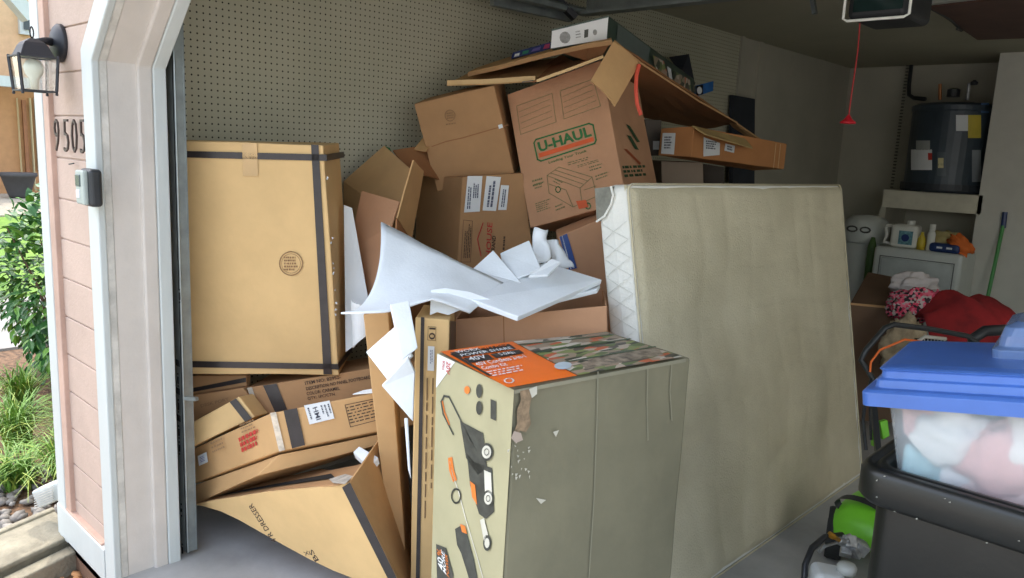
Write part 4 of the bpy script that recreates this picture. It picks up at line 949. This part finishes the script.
cg.add([p-ux*.012 for p in gd_]+[p+ux*.03-nn*0 for p in gd_],[(0,1,2,3,4,5)]+[(i,(i+1)%6,6+(i+1)%6,6+i) for i in range(6)])
cg.obj('corner_guard',mat('grey_vinyl',(128,128,118),rough=.3,var=.2,scale=20),t)
MB().tube([p-ux*.013 for p in gd_[1:]],.004,6).obj('guard_piping',MS,t)
# =====================================================================  RIGHT FOREGROUND: bin and tote
t=thing('black_storage_bin','large black plastic storage bin in the right foreground','bin',(-.2,2.2,0))
def rring(x0,x1,y0,y1,r,z,k=6): return [Vector((a,b,z)) for a,b in rounded(x0,x1,y0,y1,r,k)]
BX0,BX1,BY0,BY1=-.60,.12,1.87,2.42
def loft(rings,close_last=False):
    mb=MB(); n=len(rings[0])
    for r_ in rings: mb.v+=r_
    for i in range(len(rings)-1):
        for k in range(n): mb.f.append((i*n+k,i*n+(k+1)%n,(i+1)*n+(k+1)%n,(i+1)*n+k))
    if close_last: mb.f.append(tuple(range((len(rings)-1)*n,len(rings)*n)))
    return mb
rg=lambda ins,z,r=.07: rring(BX0+ins,BX1-ins,BY0+ins,BY1-ins,max(.02,r-ins*.5),z)
BK=mat('bin_black',(26,28,26),rough=.36,var=.2,scale=6,bump=.05,bscale=60,c2=(17,19,17))
mb=loft([rg(.10,0.0),rg(.045,.02),rg(.04,.70)]); mb.obj('bin_body',BK,t,smooth=True)
mb=loft([rg(.035,.70),rg(.012,.71),rg(.0,.725),rg(0,.785),rg(.006,.798),rg(.02,.802),rg(.024,.79),rg(.03,.79),rg(.034,.8),rg(.05,.8),rg(.058,.785),rg(.07,.70),rg(.08,.2),rg(.12,.03)],True); mb.obj('bin_rim',BK,t,smooth=True)
mb=MB(); rr=random.Random(6)
for k in range(14):
    x=rr.uniform(-.55,-.1); z=rr.choice([.785,.73,.72])+rr.uniform(-.01,.01); mb.add([(x,BY0-.0015,z),(x+rr.uniform(.002,.006),BY0-.0015,z),(x+.004,BY0-.0015,z+rr.uniform(.001,.006))],[(0,1,2)])
mb.obj('scuffs',mat('dusty_scuff',(150,150,140),rough=.9),t)
M=Matrix.Translation(Vector((-.589,1.886,.943)))@Euler((R(.1),R(-8.7),R(6.4))).to_matrix().to_4x4()
t=thing('lidded_tote','clear plastic tote with a blue lid packed with clothes inside the black bin','tote',M@Vector((.3,.2,-.2)))
def lr(i,z,r=.04,x1=.62): return [M@v for v in rring(i,x1-i,i,.44-i,max(.012,r),z)]
LB=mat('blue_lid_plastic',(72,112,190),rough=.3,var=.08,scale=5)
loft([lr(-.012,.004,.02),lr(-.012,.036,.02),lr(-.004,.042,.02),lr(.012,.044,.02),lr(.016,.062,.02),lr(.024,.066,.02),lr(.026,.082,.02),lr(.02,.087,.02),lr(.03,.091,.02),lr(.06,.094,.02)],True).obj('lid',LB,t,smooth=False,bevel=.002)
CL=mat('clear_tote_plastic',(215,225,232),rough=.25,var=.04,alpha=.36)
loft([lr(.03,0),lr(.035,-.02),lr(.05,-.27),lr(.06,-.28)],True).obj('clear_body',CL,t,smooth=True)
cols=[(240,240,236),(226,176,172),(160,205,212),(240,236,230),(210,70,85),(235,235,235),(222,190,185),(170,205,195)]
rr=random.Random(21)
for k,(x,y,z,s_) in enumerate([(.15,.11,-.07,.08),(.26,.10,-.13,.09),(.085,.11,-.19,.07),(.36,.10,-.07,.10),(.39,.10,-.2,.07),(.15,.14,-.2,.09),(.28,.13,-.2,.1),(.38,.12,-.04,.07),(.5,.12,-.2,.09),(.1,.12,-.05,.06),(.24,.2,-.05,.08)]):
    mb=MB(); c0=Vector((x,y,z))
    def fn(u,v,c0=c0,s_=s_,k=k):
        th=u*2*math.pi; ph=v*math.pi; d=Vector((math.sin(ph)*math.cos(th),math.sin(ph)*math.sin(th)*.6,math.cos(ph)))
        p=c0+d*s_*(1+.45*noise.noise(d*2.2+Vector((k*3,0,0)))); p.y=max(p.y,.055+.01*noise.noise(d*3)); p.x=max(.055,min(.56,p.x)); p.z=max(-.26,min(-.005,p.z)); return M@p
    mb.grid(fn,24,16); o=mb.obj('folded_clothes',mat('cloth_%d'%(k%8),cols[k%8],rough=.9,var=.08),smooth=True)
    labs=['off-white garment pressed against the left end of the clear tote','dusty pink garment inside the clear tote near the lid','pale teal garment low in the clear tote','cream garment in the middle of the clear tote','crimson garment at the right of the clear tote','white cloth low at left in the clear tote','blush cloth low in the middle of the clear tote','mint cloth just under the blue tote lid','white cloth low at right in the clear tote','rose cloth in the upper left of the clear tote','teal cloth behind the others in the clear tote']
    tag(o,labs[k],'clothing','clothes packed in the tote')
# second lid, leaning on top
M2=M@Matrix.Translation(Vector((.235,.17,.094)))
t=thing('clear_blue_tub','translucent blue tub sitting on the blue tote lid at the right edge','tub',M2@Vector((.2,.1,0)))
def l2(i,z): return [M2@v for v in rring(i,.5-i,i,.30-i,.03,z)]
loft([l2(0,0),l2(.0,.02),l2(.012,.026),l2(.018,.05),l2(.026,.07),l2(.05,.08)],True).obj('tub_shell',mat('blue_tub_plastic',(112,140,190),rough=.15,var=.1,alpha=.85),t,bevel=.002)
# =====================================================================  LAWN MOWER + washer
t=thing('lawn_mower','green lawn mower with a bent black handle parked behind the black bin','mower',(-.85,3.05,0))
MG=mat('mower_green',(120,205,50),rough=.35,var=.08)
hb=[P(873,400,3.3),P(873,379,3.3),P(861,360,3.3),P(866,350,3.3),P(885,328,3.3),P(894,324.5,3.3),P(930,329,3.35),P(967,336,3.4),P(975,341,3.4),P(978,352,3.4),P(985,400,3.35)]
MB().tube(hb,.012,10).obj('handle_bar',mat('handle_black',(40,44,46),rough=.4),t,smooth=True)
MB().tube([P(870,372,3.28),P(871,362,3.28),P(880,350,3.28),P(905,339.5,3.28),P(940,344,3.32),P(968,350,3.35)],.005,6).obj('bail_cable',mat('orange_cable',(230,110,40),rough=.5),t)
MB().tube([P(872,378,3.3),P(866,395,3.25),P(863,420,3.2),P(866,450,3.15)],.007,6).obj('cable',BLACKP,t); MB().tube([P(875,380,3.3),P(870,410,3.25),P(871,440,3.2)],.006,6).obj('cable',BLACKP,t)
MB().bar(P(873,400,3.3),P(880,470,3.1),.022).obj('handle_leg',BLACKP,t)
for q in ([(880,422),(888,420),(890,436),(883,440)],[(872,430),(879,432),(878,446),(874,447)]):
    a=[P(x,y,3.22) for x,y in q]; b_=[p+FW*.03 for p in a]; MB().hexa([a[3],a[2],b_[2],b_[3],a[0],a[1],b_[1],b_[0]]).obj('green_clip',MG,t,bevel=.004)
MB().tube([P(972,352,3.5),P(974,338,3.5),P(985,331,3.5),P(1005,330,3.5),P(1030,331,3.5),P(1040,420,3.4)],.025,10).obj('grass_bag_frame',BLACKP,t,smooth=True)
# deck shell: half dome
def dk(u,v):
    th=u*2*math.pi; ph=v*math.pi/2; p=Vector((math.cos(th)*math.cos(ph)*.21,math.sin(th)*math.cos(ph)*.17,math.sin(ph)*.12)); return Vector((-.84,2.98,.13))+p
DCc=P(884,520,2.98)
def dk(u,v):
    th=u*2*math.pi; ph=v*math.pi/2; ex=lambda a:math.copysign(abs(a)**.6,a); return DCc+Vector((ex(math.cos(th))*math.cos(ph)**.5*.17,ex(math.sin(th))*math.cos(ph)**.5*.2,math.sin(ph)*.13-.05))
MB().grid(dk,32,10).obj('deck',MG,t,smooth=True)
MB().lathe([(.0,0),(.06,.0),(.065,.03),(.04,.06),(0,.065)],DCc+Vector((0,0,.075)),n=20).obj('motor_cap',BLACKP,t,smooth=True)
MB().grid(lambda u,v: DCc+Vector((-.06+.09*math.cos(u*6.283)*(1-v*.1),-.12+.03*v,.055+.035*math.sin(u*6.283)+.01*v)),16,2).obj('deck_vent',BLACKP,t,smooth=True)
wc=P(836,527,3.02); wc.z=.1
MB().lathe([(.05,-.03),(.095,-.03),(.1,-.02),(.1,.02),(.095,.03),(.05,.03)],wc,(.9,.3,0),n=28).obj('wheel',mat('rubber_black',(38,40,40),rough=.8,bump=.4,bscale=60),t,smooth=True)
MB().lathe([(.0,-.032),(.05,-.032),(.05,.032),(0,.032)],wc,(.9,.3,0),n=20).obj('wheel_hub',BLACKP,t)
t=thing('pump_engine','small grey metal pump with brass fitting and black hose on the floor','pump',P(850,555,2.75))
BR=mat('brass',(200,150,60),rough=.3,metal=.8); AL=mat('cast_aluminium',(170,172,172),rough=.45,metal=.6,var=.2,scale=30,bump=.4,bscale=50)
MB().tube([P(829,534,2.7),P(834,537,2.7)],.011,10).tube([P(834,537,2.7),P(839,540,2.72)],.008,10).obj('brass_fitting',BR,t)
mb=MB(); rr=random.Random(31)
for k in range(12):
    c0=P(rr.uniform(842,862),rr.uniform(539,552),2.74); s_=rr.uniform(.012,.022); mb.box(-s_,s_,-s_,s_,-s_,s_,Matrix.Translation(c0)@Euler((rr.random(),rr.random(),rr.random())).to_matrix().to_4x4())
mb.tube([P(839,540,2.72),P(850,544,2.74)],.013,10); mb.lathe([(.03,-.02),(.035,0),(.03,.02)],P(853,546,2.76),(.4,-.7,.3),n=16)
mb.obj('pump_body',AL,t,bevel=.003)
MB().tube([P(842,541,2.74),P(825,546,2.7),P(818,552,2.7)],.006,6).obj('steel_pipe',AL,t)
MB().tube([P(842,535,2.75),P(825,537,2.7),P(812,548,2.66),P(805,565,2.62),P(803,600,2.6)],.011,8).obj('hose',mat('hose_black',(36,38,42),rough=.4),t,smooth=True)
t=thing('white_jug','white plastic jug with a round cap next to the pump','jug',P(832,575,2.6))
wj=mat('white_jug_plastic',(222,226,226),rough=.4,var=.03)
jc=P(828,578,2.6); mb=MB(); mb.box(-.055,.05,-.06,.05,-.12,.035,Matrix.Translation(jc)@Euler((0,.1,.6)).to_matrix().to_4x4()); mb.obj('jug_body',wj,t,bevel=.025,seg=4)
MB().lathe([(.03,0),(.032,.02),(.026,.03),(.0,.032)],P(847,567,2.58)+Vector((0,0,-.02)),n=18).obj('cap',mat('grey_cap',(196,200,196),rough=.4),t,smooth=True)
# =====================================================================  BACK RIGHT
# brown box
t=thing('brown_storage_box','dark brown cardboard box in front of the dryer beside the mattress end','box',(-1.5,5,0))
pl=face_plane(862,300,4.9,0,0)
c=[P(850,345,4.6),P(925,345,4.6),P(925,330,5.2),P(850,330,5.2),P(850,303,4.6),P(925,310,4.6),P(918,282,5.3),P(868,272,5.3)]
for i,z in ((0,.0),(1,0),(2,0),(3,0)): c[i].z=0
warp_box('body',c,card('cardboard_dark',(120,96,76)),t,seed=22)
MB().add([c[0].lerp(c[4],.985)-HF*.004,c[1].lerp(c[5],.985)-HF*.004,c[5]-HF*.004+Vector((0,0,.003)),c[4]-HF*.004+Vector((0,0,.003))],[(0,1,2,3)]).obj('edge',KM,t)
# cloth heaps
def heap(name,label,cx,cy,D,w,h,m,seed,cat='cloth',dep=.5,freq=9,amp=.35,group=None):
    c=P(cx,cy,D); t=thing(name,label,cat,c,group)
    def fn(u,v):
        th=u*2*math.pi; ph=v*math.pi; d=Vector((math.sin(ph)*math.cos(th),math.sin(ph)*math.sin(th),math.cos(ph)))
        k=1+amp*noise.noise(d*2.1+Vector((seed*5,0,0)))+amp*.35*noise.noise(d*freq+Vector((0,seed,0)))
        return c+RT*d.x*w*k+_rt.cross(RT).normalized()*0+HF*d.y*w*dep*k+Vector((0,0,1))*d.z*h*k
    MB().grid(fn,60,36).obj('fabric',m,t,smooth=True); return t
heap('white_cloth','crumpled white cloth on top of the brown box before the dryer',913,285,4.75,.14,.075,mat('white_cloth_m',(205,198,195),rough=.9),1,freq=5)
pinkm=bpy.data.materials.new('patterned_fabric'); pinkm.use_nodes=True; nt=pinkm.node_tree; b=nt.nodes['Principled BSDF']; b.inputs['Roughness'].default_value=.9
vo=nt.nodes.new('ShaderNodeTexVoronoi'); vo.inputs['Scale'].default_value=70; tc=nt.nodes.new('ShaderNodeTexCoord'); nt.links.new(tc.outputs['Object'],vo.inputs['Vector'])
sep=nt.nodes.new('ShaderNodeSeparateColor'); nt.links.new(vo.outputs['Color'],sep.inputs[0]); cr=nt.nodes.new('ShaderNodeValToRGB'); cr.color_ramp.interpolation='CONSTANT'; nt.links.new(sep.outputs[1],cr.inputs[0])
for i,(p_,c_) in enumerate([(0,(205,62,92)),(.35,(48,36,40)),(.6,(222,110,130)),(.8,(180,170,165))]):
    e=cr.color_ramp.elements[i] if i<2 else cr.color_ramp.elements.new(p_); e.position=p_; e.color=lin(c_)
nt.links.new(cr.outputs[0],b.inputs['Base Color'])
heap('patterned_cloth','pink and black patterned cloth under the white cloth',916,305,4.5,.17,.10,pinkm,2,freq=8)
heap('beige_sack','beige mottled sack under the pink patterned cloth',903,350,4.3,.12,.19,mat('beige_sack_m',(178,160,130),rough=.9,var=.25,scale=12),3)
t=thing('red_blanket','dark red blanket heaped at the right in front of the block wall','blanket',P(985,330,4.3))
c=P(990,322,4.3)
def fn(u,v):
    x=(u-.5)*2; y=(v-.0); top=.30*(max(0,1-abs(x+.25)**1.8*.9))**.6*(1-.0*y)
    X=x*.36; fold=.028*math.sin(x*9+y*7+2*noise.noise(Vector((x*2,y*2,0))))+.02*noise.noise(Vector((x*5,y*5,2)))
    prof=math.sin(min(1,v*1.25)*math.pi/2)
    return c+_rt*X+HF*(.34*(v)-.2+fold*.8)+Vector((0,0,-.28+ (top+.10)*prof+fold+.12*max(0,x)*0))
MB().grid(fn,60,30).obj('fabric',mat('red_blanket_m',(165,36,38),rough=.9,var=.2,scale=6,c2=(110,22,26)),t,smooth=True,solid=.01)
t=thing('basket_chair_frame','small white basket with a dark mesh behind the mower handle','basket',P(930,345,4.0))
MB().tube([P(914,352,3.9),P(917,342,3.9),P(925,336.5,3.9),P(946,339,3.9)],.009,8).obj('rim',mat('white_wire',(215,212,200),rough=.5),t,smooth=True)
mb=MB()
for k in range(9): mb.tube([P(918+k*3.3,339,3.92),P(918+k*3.3,358,3.92)],.0025,4)
for k in range(5): mb.tube([P(916,342+k*3.6,3.92),P(946,343+k*3.6,3.92)],.0025,4)
mb.obj('mesh_grid',MC['white_wire'],t)
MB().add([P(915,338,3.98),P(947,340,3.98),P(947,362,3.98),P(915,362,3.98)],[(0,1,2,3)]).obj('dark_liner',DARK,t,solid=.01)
# dryer
DW=mat('appliance_white',(208,212,206),rough=.35,var=.03)
t=thing('white_dryer','white front-panelled dryer standing under the ledge','dryer',(-1.84,6.9,0))
MB().box(-2.21,-1.55,6.72,7.14,.03,.875).obj('cabinet',DW,t,bevel=.03,seg=4)
MB().box(-2.14,-1.61,6.71,6.722,.12,.79).obj('front_panel',mat('appliance_panel',(192,198,194),rough=.4),t,bevel=.006)
mb=MB(); outline(mb,[Vector(v) for v in ((-2.15,6.708,.80),(-1.60,6.708,.80),(-1.60,6.708,.11),(-2.15,6.708,.11))],Vector((0,-1,0)),.008); mb.obj('panel_groove',mat('groove_grey',(120,124,122),rough=.6),t)
# items on the dryer
def dryz(px,py,Y): p=PY(px,py,Y); return p
t=thing('detergent_jug','white laundry detergent jug with a side handle on the dryer','jug',PY(905,244,6.75))
jm=mat('jug_white',(225,225,215),rough=.4,var=.03); z0=.875
a=PY(891,244,6.82); b_=PY(918,244,6.82)
MB().box(a.x,b_.x,6.76,6.9,z0,z0+.19).obj('jug_body',jm,t,bevel=.03,seg=4)
h0=PY(884,243,6.82); MB().tube([(a.x+.02,6.82,z0+.17),(h0.x+.01,6.82,z0+.17),(h0.x,6.82,z0+.15),(h0.x+.015,6.82,z0+.09),(h0.x,6.82,z0+.03),(a.x+.02,6.82,z0+.02)],.014,8).obj('handle',jm,t,smooth=True)
MB().lathe([(.03,0),(.03,.03),(.02,.035)],((a.x+b_.x)/2+.03,6.83,z0+.19),n=16).obj('cap',jm,t)
MB().box(a.x+.07,b_.x-.03,6.755,6.76,z0+.03,z0+.14).obj('label',mat('label_blue_green',(110,160,170),rough=.5,var=.3,scale=30),t)
MB().lathe([(.001,0),(.03,.0),(.03,.001)],((a.x+b_.x)/2+.02,6.752,z0+.085),(0,-1,0),n=16).obj('label_spot',mat('deep_blue',(40,60,120),rough=.5),t)
t=thing('yellow_bottle','small yellow bottle right of the detergent jug on the dryer','bottle',PY(921,245,6.7)); c0=PY(921,245,6.8); c0.z=z0
MB().lathe([(.03,0),(.032,.05),(.028,.09),(.012,.12),(.012,.14)],c0,n=16).obj('bottle_body',mat('yellow_plastic',(215,190,60),rough=.4),t,smooth=True)
t=thing('white_bottle','tall slim white bottle on the dryer','bottle',PY(930,247,6.68)); c0=PY(930,247,6.8); c0.z=z0
MB().lathe([(.028,0),(.03,.01),(.03,.13),(.02,.16)],c0,n=16).obj('bottle_body',jm,t,smooth=True); MB().lathe([(.022,.16),(.022,.21),(.0,.212)],c0,n=16).obj('cap',jm,t)
t=thing('clear_bag','pale yellow plastic bag lying behind the slim white bottle','bag',PY(942,235,6.85)); 
heap_c=PY(945,236,6.9)
def fnb(u,v):
    th=u*2*math.pi; ph=v*math.pi; d=Vector((math.sin(ph)*math.cos(th),math.sin(ph)*math.sin(th),math.cos(ph))); k=1+.4*noise.noise(d*3); return Vector((heap_c.x,6.9,.96))+Vector((d.x*.12*k,d.y*.06*k,d.z*.07*k))
MB().grid(fnb,24,16).obj('bag_body',mat('pale_yellow_bag',(190,175,120),rough=.5,var=.2),t,smooth=True)
t=thing('blue_case','dark blue rounded case lying on the dryer','case',PY(945,248,6.68)); c0=PY(945,248,6.78)
MB().box(c0.x-.11,c0.x+.11,6.74,6.84,z0,z0+.07).obj('case_body',mat('navy_case',(40,62,112),rough=.35),t,bevel=.025,seg=4)
mb=MB(); mb.box(c0.x-.05,c0.x-.01,6.737,6.74,z0+.03,z0+.045); mb.box(c0.x+.02,c0.x+.06,6.737,6.74,z0+.03,z0+.045); mb.obj('label',PAPER,t)
t=thing('orange_cloth','crumpled bright orange cloth at the right end of the dryer top','cloth',PY(964,240,6.75)); c1=PY(963,242,6.78)
def fno(u,v):
    th=u*2*math.pi; ph=v*math.pi; d=Vector((math.sin(ph)*math.cos(th),math.sin(ph)*math.sin(th),math.cos(ph))); k=1+.5*noise.noise(d*2.5+Vector((9,0,0))); return Vector((c1.x-.02,6.8,z0+.07))+Vector((d.x*.085*k,d.y*.05*k,(d.z*.07-d.x*.03)*k))
MB().grid(fno,24,16).obj('fabric',mat('orange_fabric',(235,120,50),rough=.8),t,smooth=True)
# white tank behind mattress
t=thing('white_trash_bin','rounded white lidded bin behind the mattress end','bin',(-2.42,7.1,0))
MB().lathe([(.13,0),(.15,.05),(.17,.86)],(-2.42,7.1,0),n=28).obj('bin_body',DW,t,smooth=True)
MB().lathe([(.185,.86),(.19,.88),(.19,.98),(.17,1.05),(.12,1.09),(.0,1.10)],(-2.42,7.1,0),n=28).obj('lid',DW,t,smooth=True)
mb=MB()
for dx in (-.05,.06): 
    P3=[Vector((-2.42+dx+.04*math.cos(a),6.905,.98+.022*math.sin(a))) for a in [k*.524 for k in range(12)]]; outline(mb,P3,Vector((0,-1,0)),.012)
mb.obj('lid_mark',mat('grey_mark',(120,122,118),rough=.6),t)
t=thing('green_bottle','green bottle standing between the white bin and dryer','bottle',PY(868,250,6.7)); c0=PY(866,262,6.75); 
MB().lathe([(.035,0),(.035,.85),(.015,.93)],(c0.x,6.85,0),n=12).obj('bottle_body',mat('bottle_green',(80,110,60),rough=.4),t,smooth=True)
# water heater
t=thing('water_heater','short dark blue-grey water heater standing on the ledge','water heater',(-1.86,7.45,1.325))
WH=mat('heater_enamel',(56,68,78),rough=.4,var=.1)
hc=Vector((-1.93,7.42,1.33)); 
MB().lathe([(.33,0),(.33,.03),(.32,.035),(.32,.66),(.328,.67),(.328,.71),(.28,.73),(0,.74)],hc,n=40).obj('tank',WH,t,smooth=False,bevel=.003)
MB().lathe([(.335,.0),(.345,.02),(.345,.07),(.332,.07)],hc,n=40).obj('drain_pan',mat('pan_dark',(44,50,58),rough=.5),t)
def hpt(px,py): 
    d=ray(px,py); best=None
    # intersect vertical cylinder r=.278
    ox,oy=CAM.x-hc.x,CAM.y-hc.y; A_=d.x**2+d.y**2;B_=2*(ox*d.x+oy*d.y);C_=ox*ox+oy*oy-.323**2; ds=B_*B_-4*A_*C_
    if ds<0: return CAM+d*(-B_/(2*A_))
    return CAM+d*((-B_-math.sqrt(ds))/(2*A_))
def hrect(nm,x0,y0,x1,y1,m):
    return MB().grid(lambda u,v:hpt(x0+(x1-x0)*u,y0+(y1-y0)*v),6,2).obj(nm,m,t)
hrect('yellow_label',968,115,981,138,mat('energy_yellow',(205,185,70),rough=.6)); hrect('white_label',956,115,968,131,PAPER); hrect('white_label',911,149.5,932,170,PAPER); hrect('white_label',916,140.5,930,150,mat('grey_label',(165,168,165),rough=.6)); hrect('white_label',972,150,981,182,mat('grey_label2',(140,146,150),rough=.6)); hrect('blue_label',981,103,989,113,mat('label_blue',(80,110,150),rough=.6))
hrect('access_cover',937,152,946,176,mat('cover_dark',(72,84,92),rough=.4)); hrect('thermostat',938,158,943.5,168,mat('thermo_cream',(210,200,150),rough=.4)); hrect('red_mark',928,153,932,160,RED)
hp=lambda px,py,Y=7.4: PY(px,py,Y)
MB().tube([hp(940,100),hp(940,84)],.014,8).obj('cold_pipe',mat('copper',(180,120,80),rough=.3,metal=.7),t); MB().tube([hp(967,100),hp(969,84),hp(974,82)],.014,8).obj('hot_pipe',AL,t)
MB().lathe([(.025,0),(.03,.02),(.01,.04)],hp(974,85),n=12).obj('valve',BLACKP,t); MB().lathe([(.05,0),(.05,.06),(.03,.07)],hp(953,97),n=16).obj('vent_collar',BLACKP,t)
MB().tube([hp(936,104,7.18),hp(948,107.5,7.17),hp(961,104,7.18)],[.004,.012,.004],6).obj('top_plate',AL,t)
t=thing('conduit_pipe','dark bent conduit running from the ceiling down to the water heater','pipe',PY(911,62,7.6))
MB().tube([PY(912,60,7.68),PY(909,85,7.68),PY(909,95,7.66),PY(914,98,7.6),PY(925,99,7.5)],.018,8).obj('pipe',BLACKP,t,smooth=True)
mb=MB()
for k in range(40): mb.lathe([(.012,0),(.016,.006),(.012,.012)],PY(908-k*.42,63+k*3.2,7.7),n=8)
mb.obj('flexible_hose',mat('hose_grey',(100,98,88),rough=.6),t)
# mop
t=thing('green_mop_handle','green mop handle with a dark blue tip leaning on the block wall','mop',PY(985,330,6.95))
a=PY(1003.5,224,7.12); b_=PY(986,310,6.98); c_=a+(b_-a)*2.05; c_.z=max(.02,c_.z)
MB().tube([a,c_],.014,8).obj('pole',mat('mop_green',(70,150,75),rough=.4),t); MB().tube([PY(1005,212,7.13),PY(1003,228,7.12)],.019,8).obj('tip',mat('mop_blue',(40,60,110),rough=.4),t)
# =====================================================================  LIGHT
w=bpy.data.worlds.new('World'); bpy.context.scene.world=w; w.use_nodes=True; nt=w.node_tree; bg=nt.nodes['Background']
sky=nt.nodes.new('ShaderNodeTexSky'); sky.sky_type='NISHITA'; sky.sun_disc=False; sky.sun_elevation=R(58); sky.sun_rotation=R(250); sky.air_density=1.2; sky.dust_density=3
mx=nt.nodes.new('ShaderNodeMix'); mx.data_type='RGBA'; mx.inputs[0].default_value=.55; nt.links.new(sky.outputs[0],mx.inputs[6]); mx.inputs[7].default_value=(1.9,1.95,2.0,1)
nt.links.new(mx.outputs[2],bg.inputs[0]); bg.inputs[1].default_value=.9
s=bpy.data.lights.new('sun','SUN'); s.energy=3.0; s.angle=R(.6); s.color=(1,.95,.86); so=bpy.data.objects.new('sun',s); col.objects.link(so)
so.rotation_euler=Vector((-.55,.35,1.0)).to_track_quat('Z','Y').to_euler()
al=bpy.data.lights.new('ceiling_fill','AREA'); al.energy=7; al.size=1.2; al.color=(1,.96,.9); ao=bpy.data.objects.new('ceiling_fill',al); col.objects.link(ao); ao.location=(.8,4.2,2.38)  # unseen area fill, no fixture modelled; tuned to set the interior brightness
a2=bpy.data.lights.new('side_fill','AREA'); a2.energy=17; a2.size=1.4; a2.color=(1,.97,.92); o2=bpy.data.objects.new('side_fill',a2); col.objects.link(o2); o2.location=(2.2,1.6,1.7); o2.rotation_euler=(Vector((2.2,1.6,1.7))-Vector((-1.6,2.6,.9))).to_track_quat('Z','Y').to_euler()  # added area fill, no real lamp here; brightens mattress, mower box and cartons
vs=bpy.context.scene.view_settings; vs.view_transform='Standard'; vs.look='None'; vs.exposure=0.0; vs.gamma=1
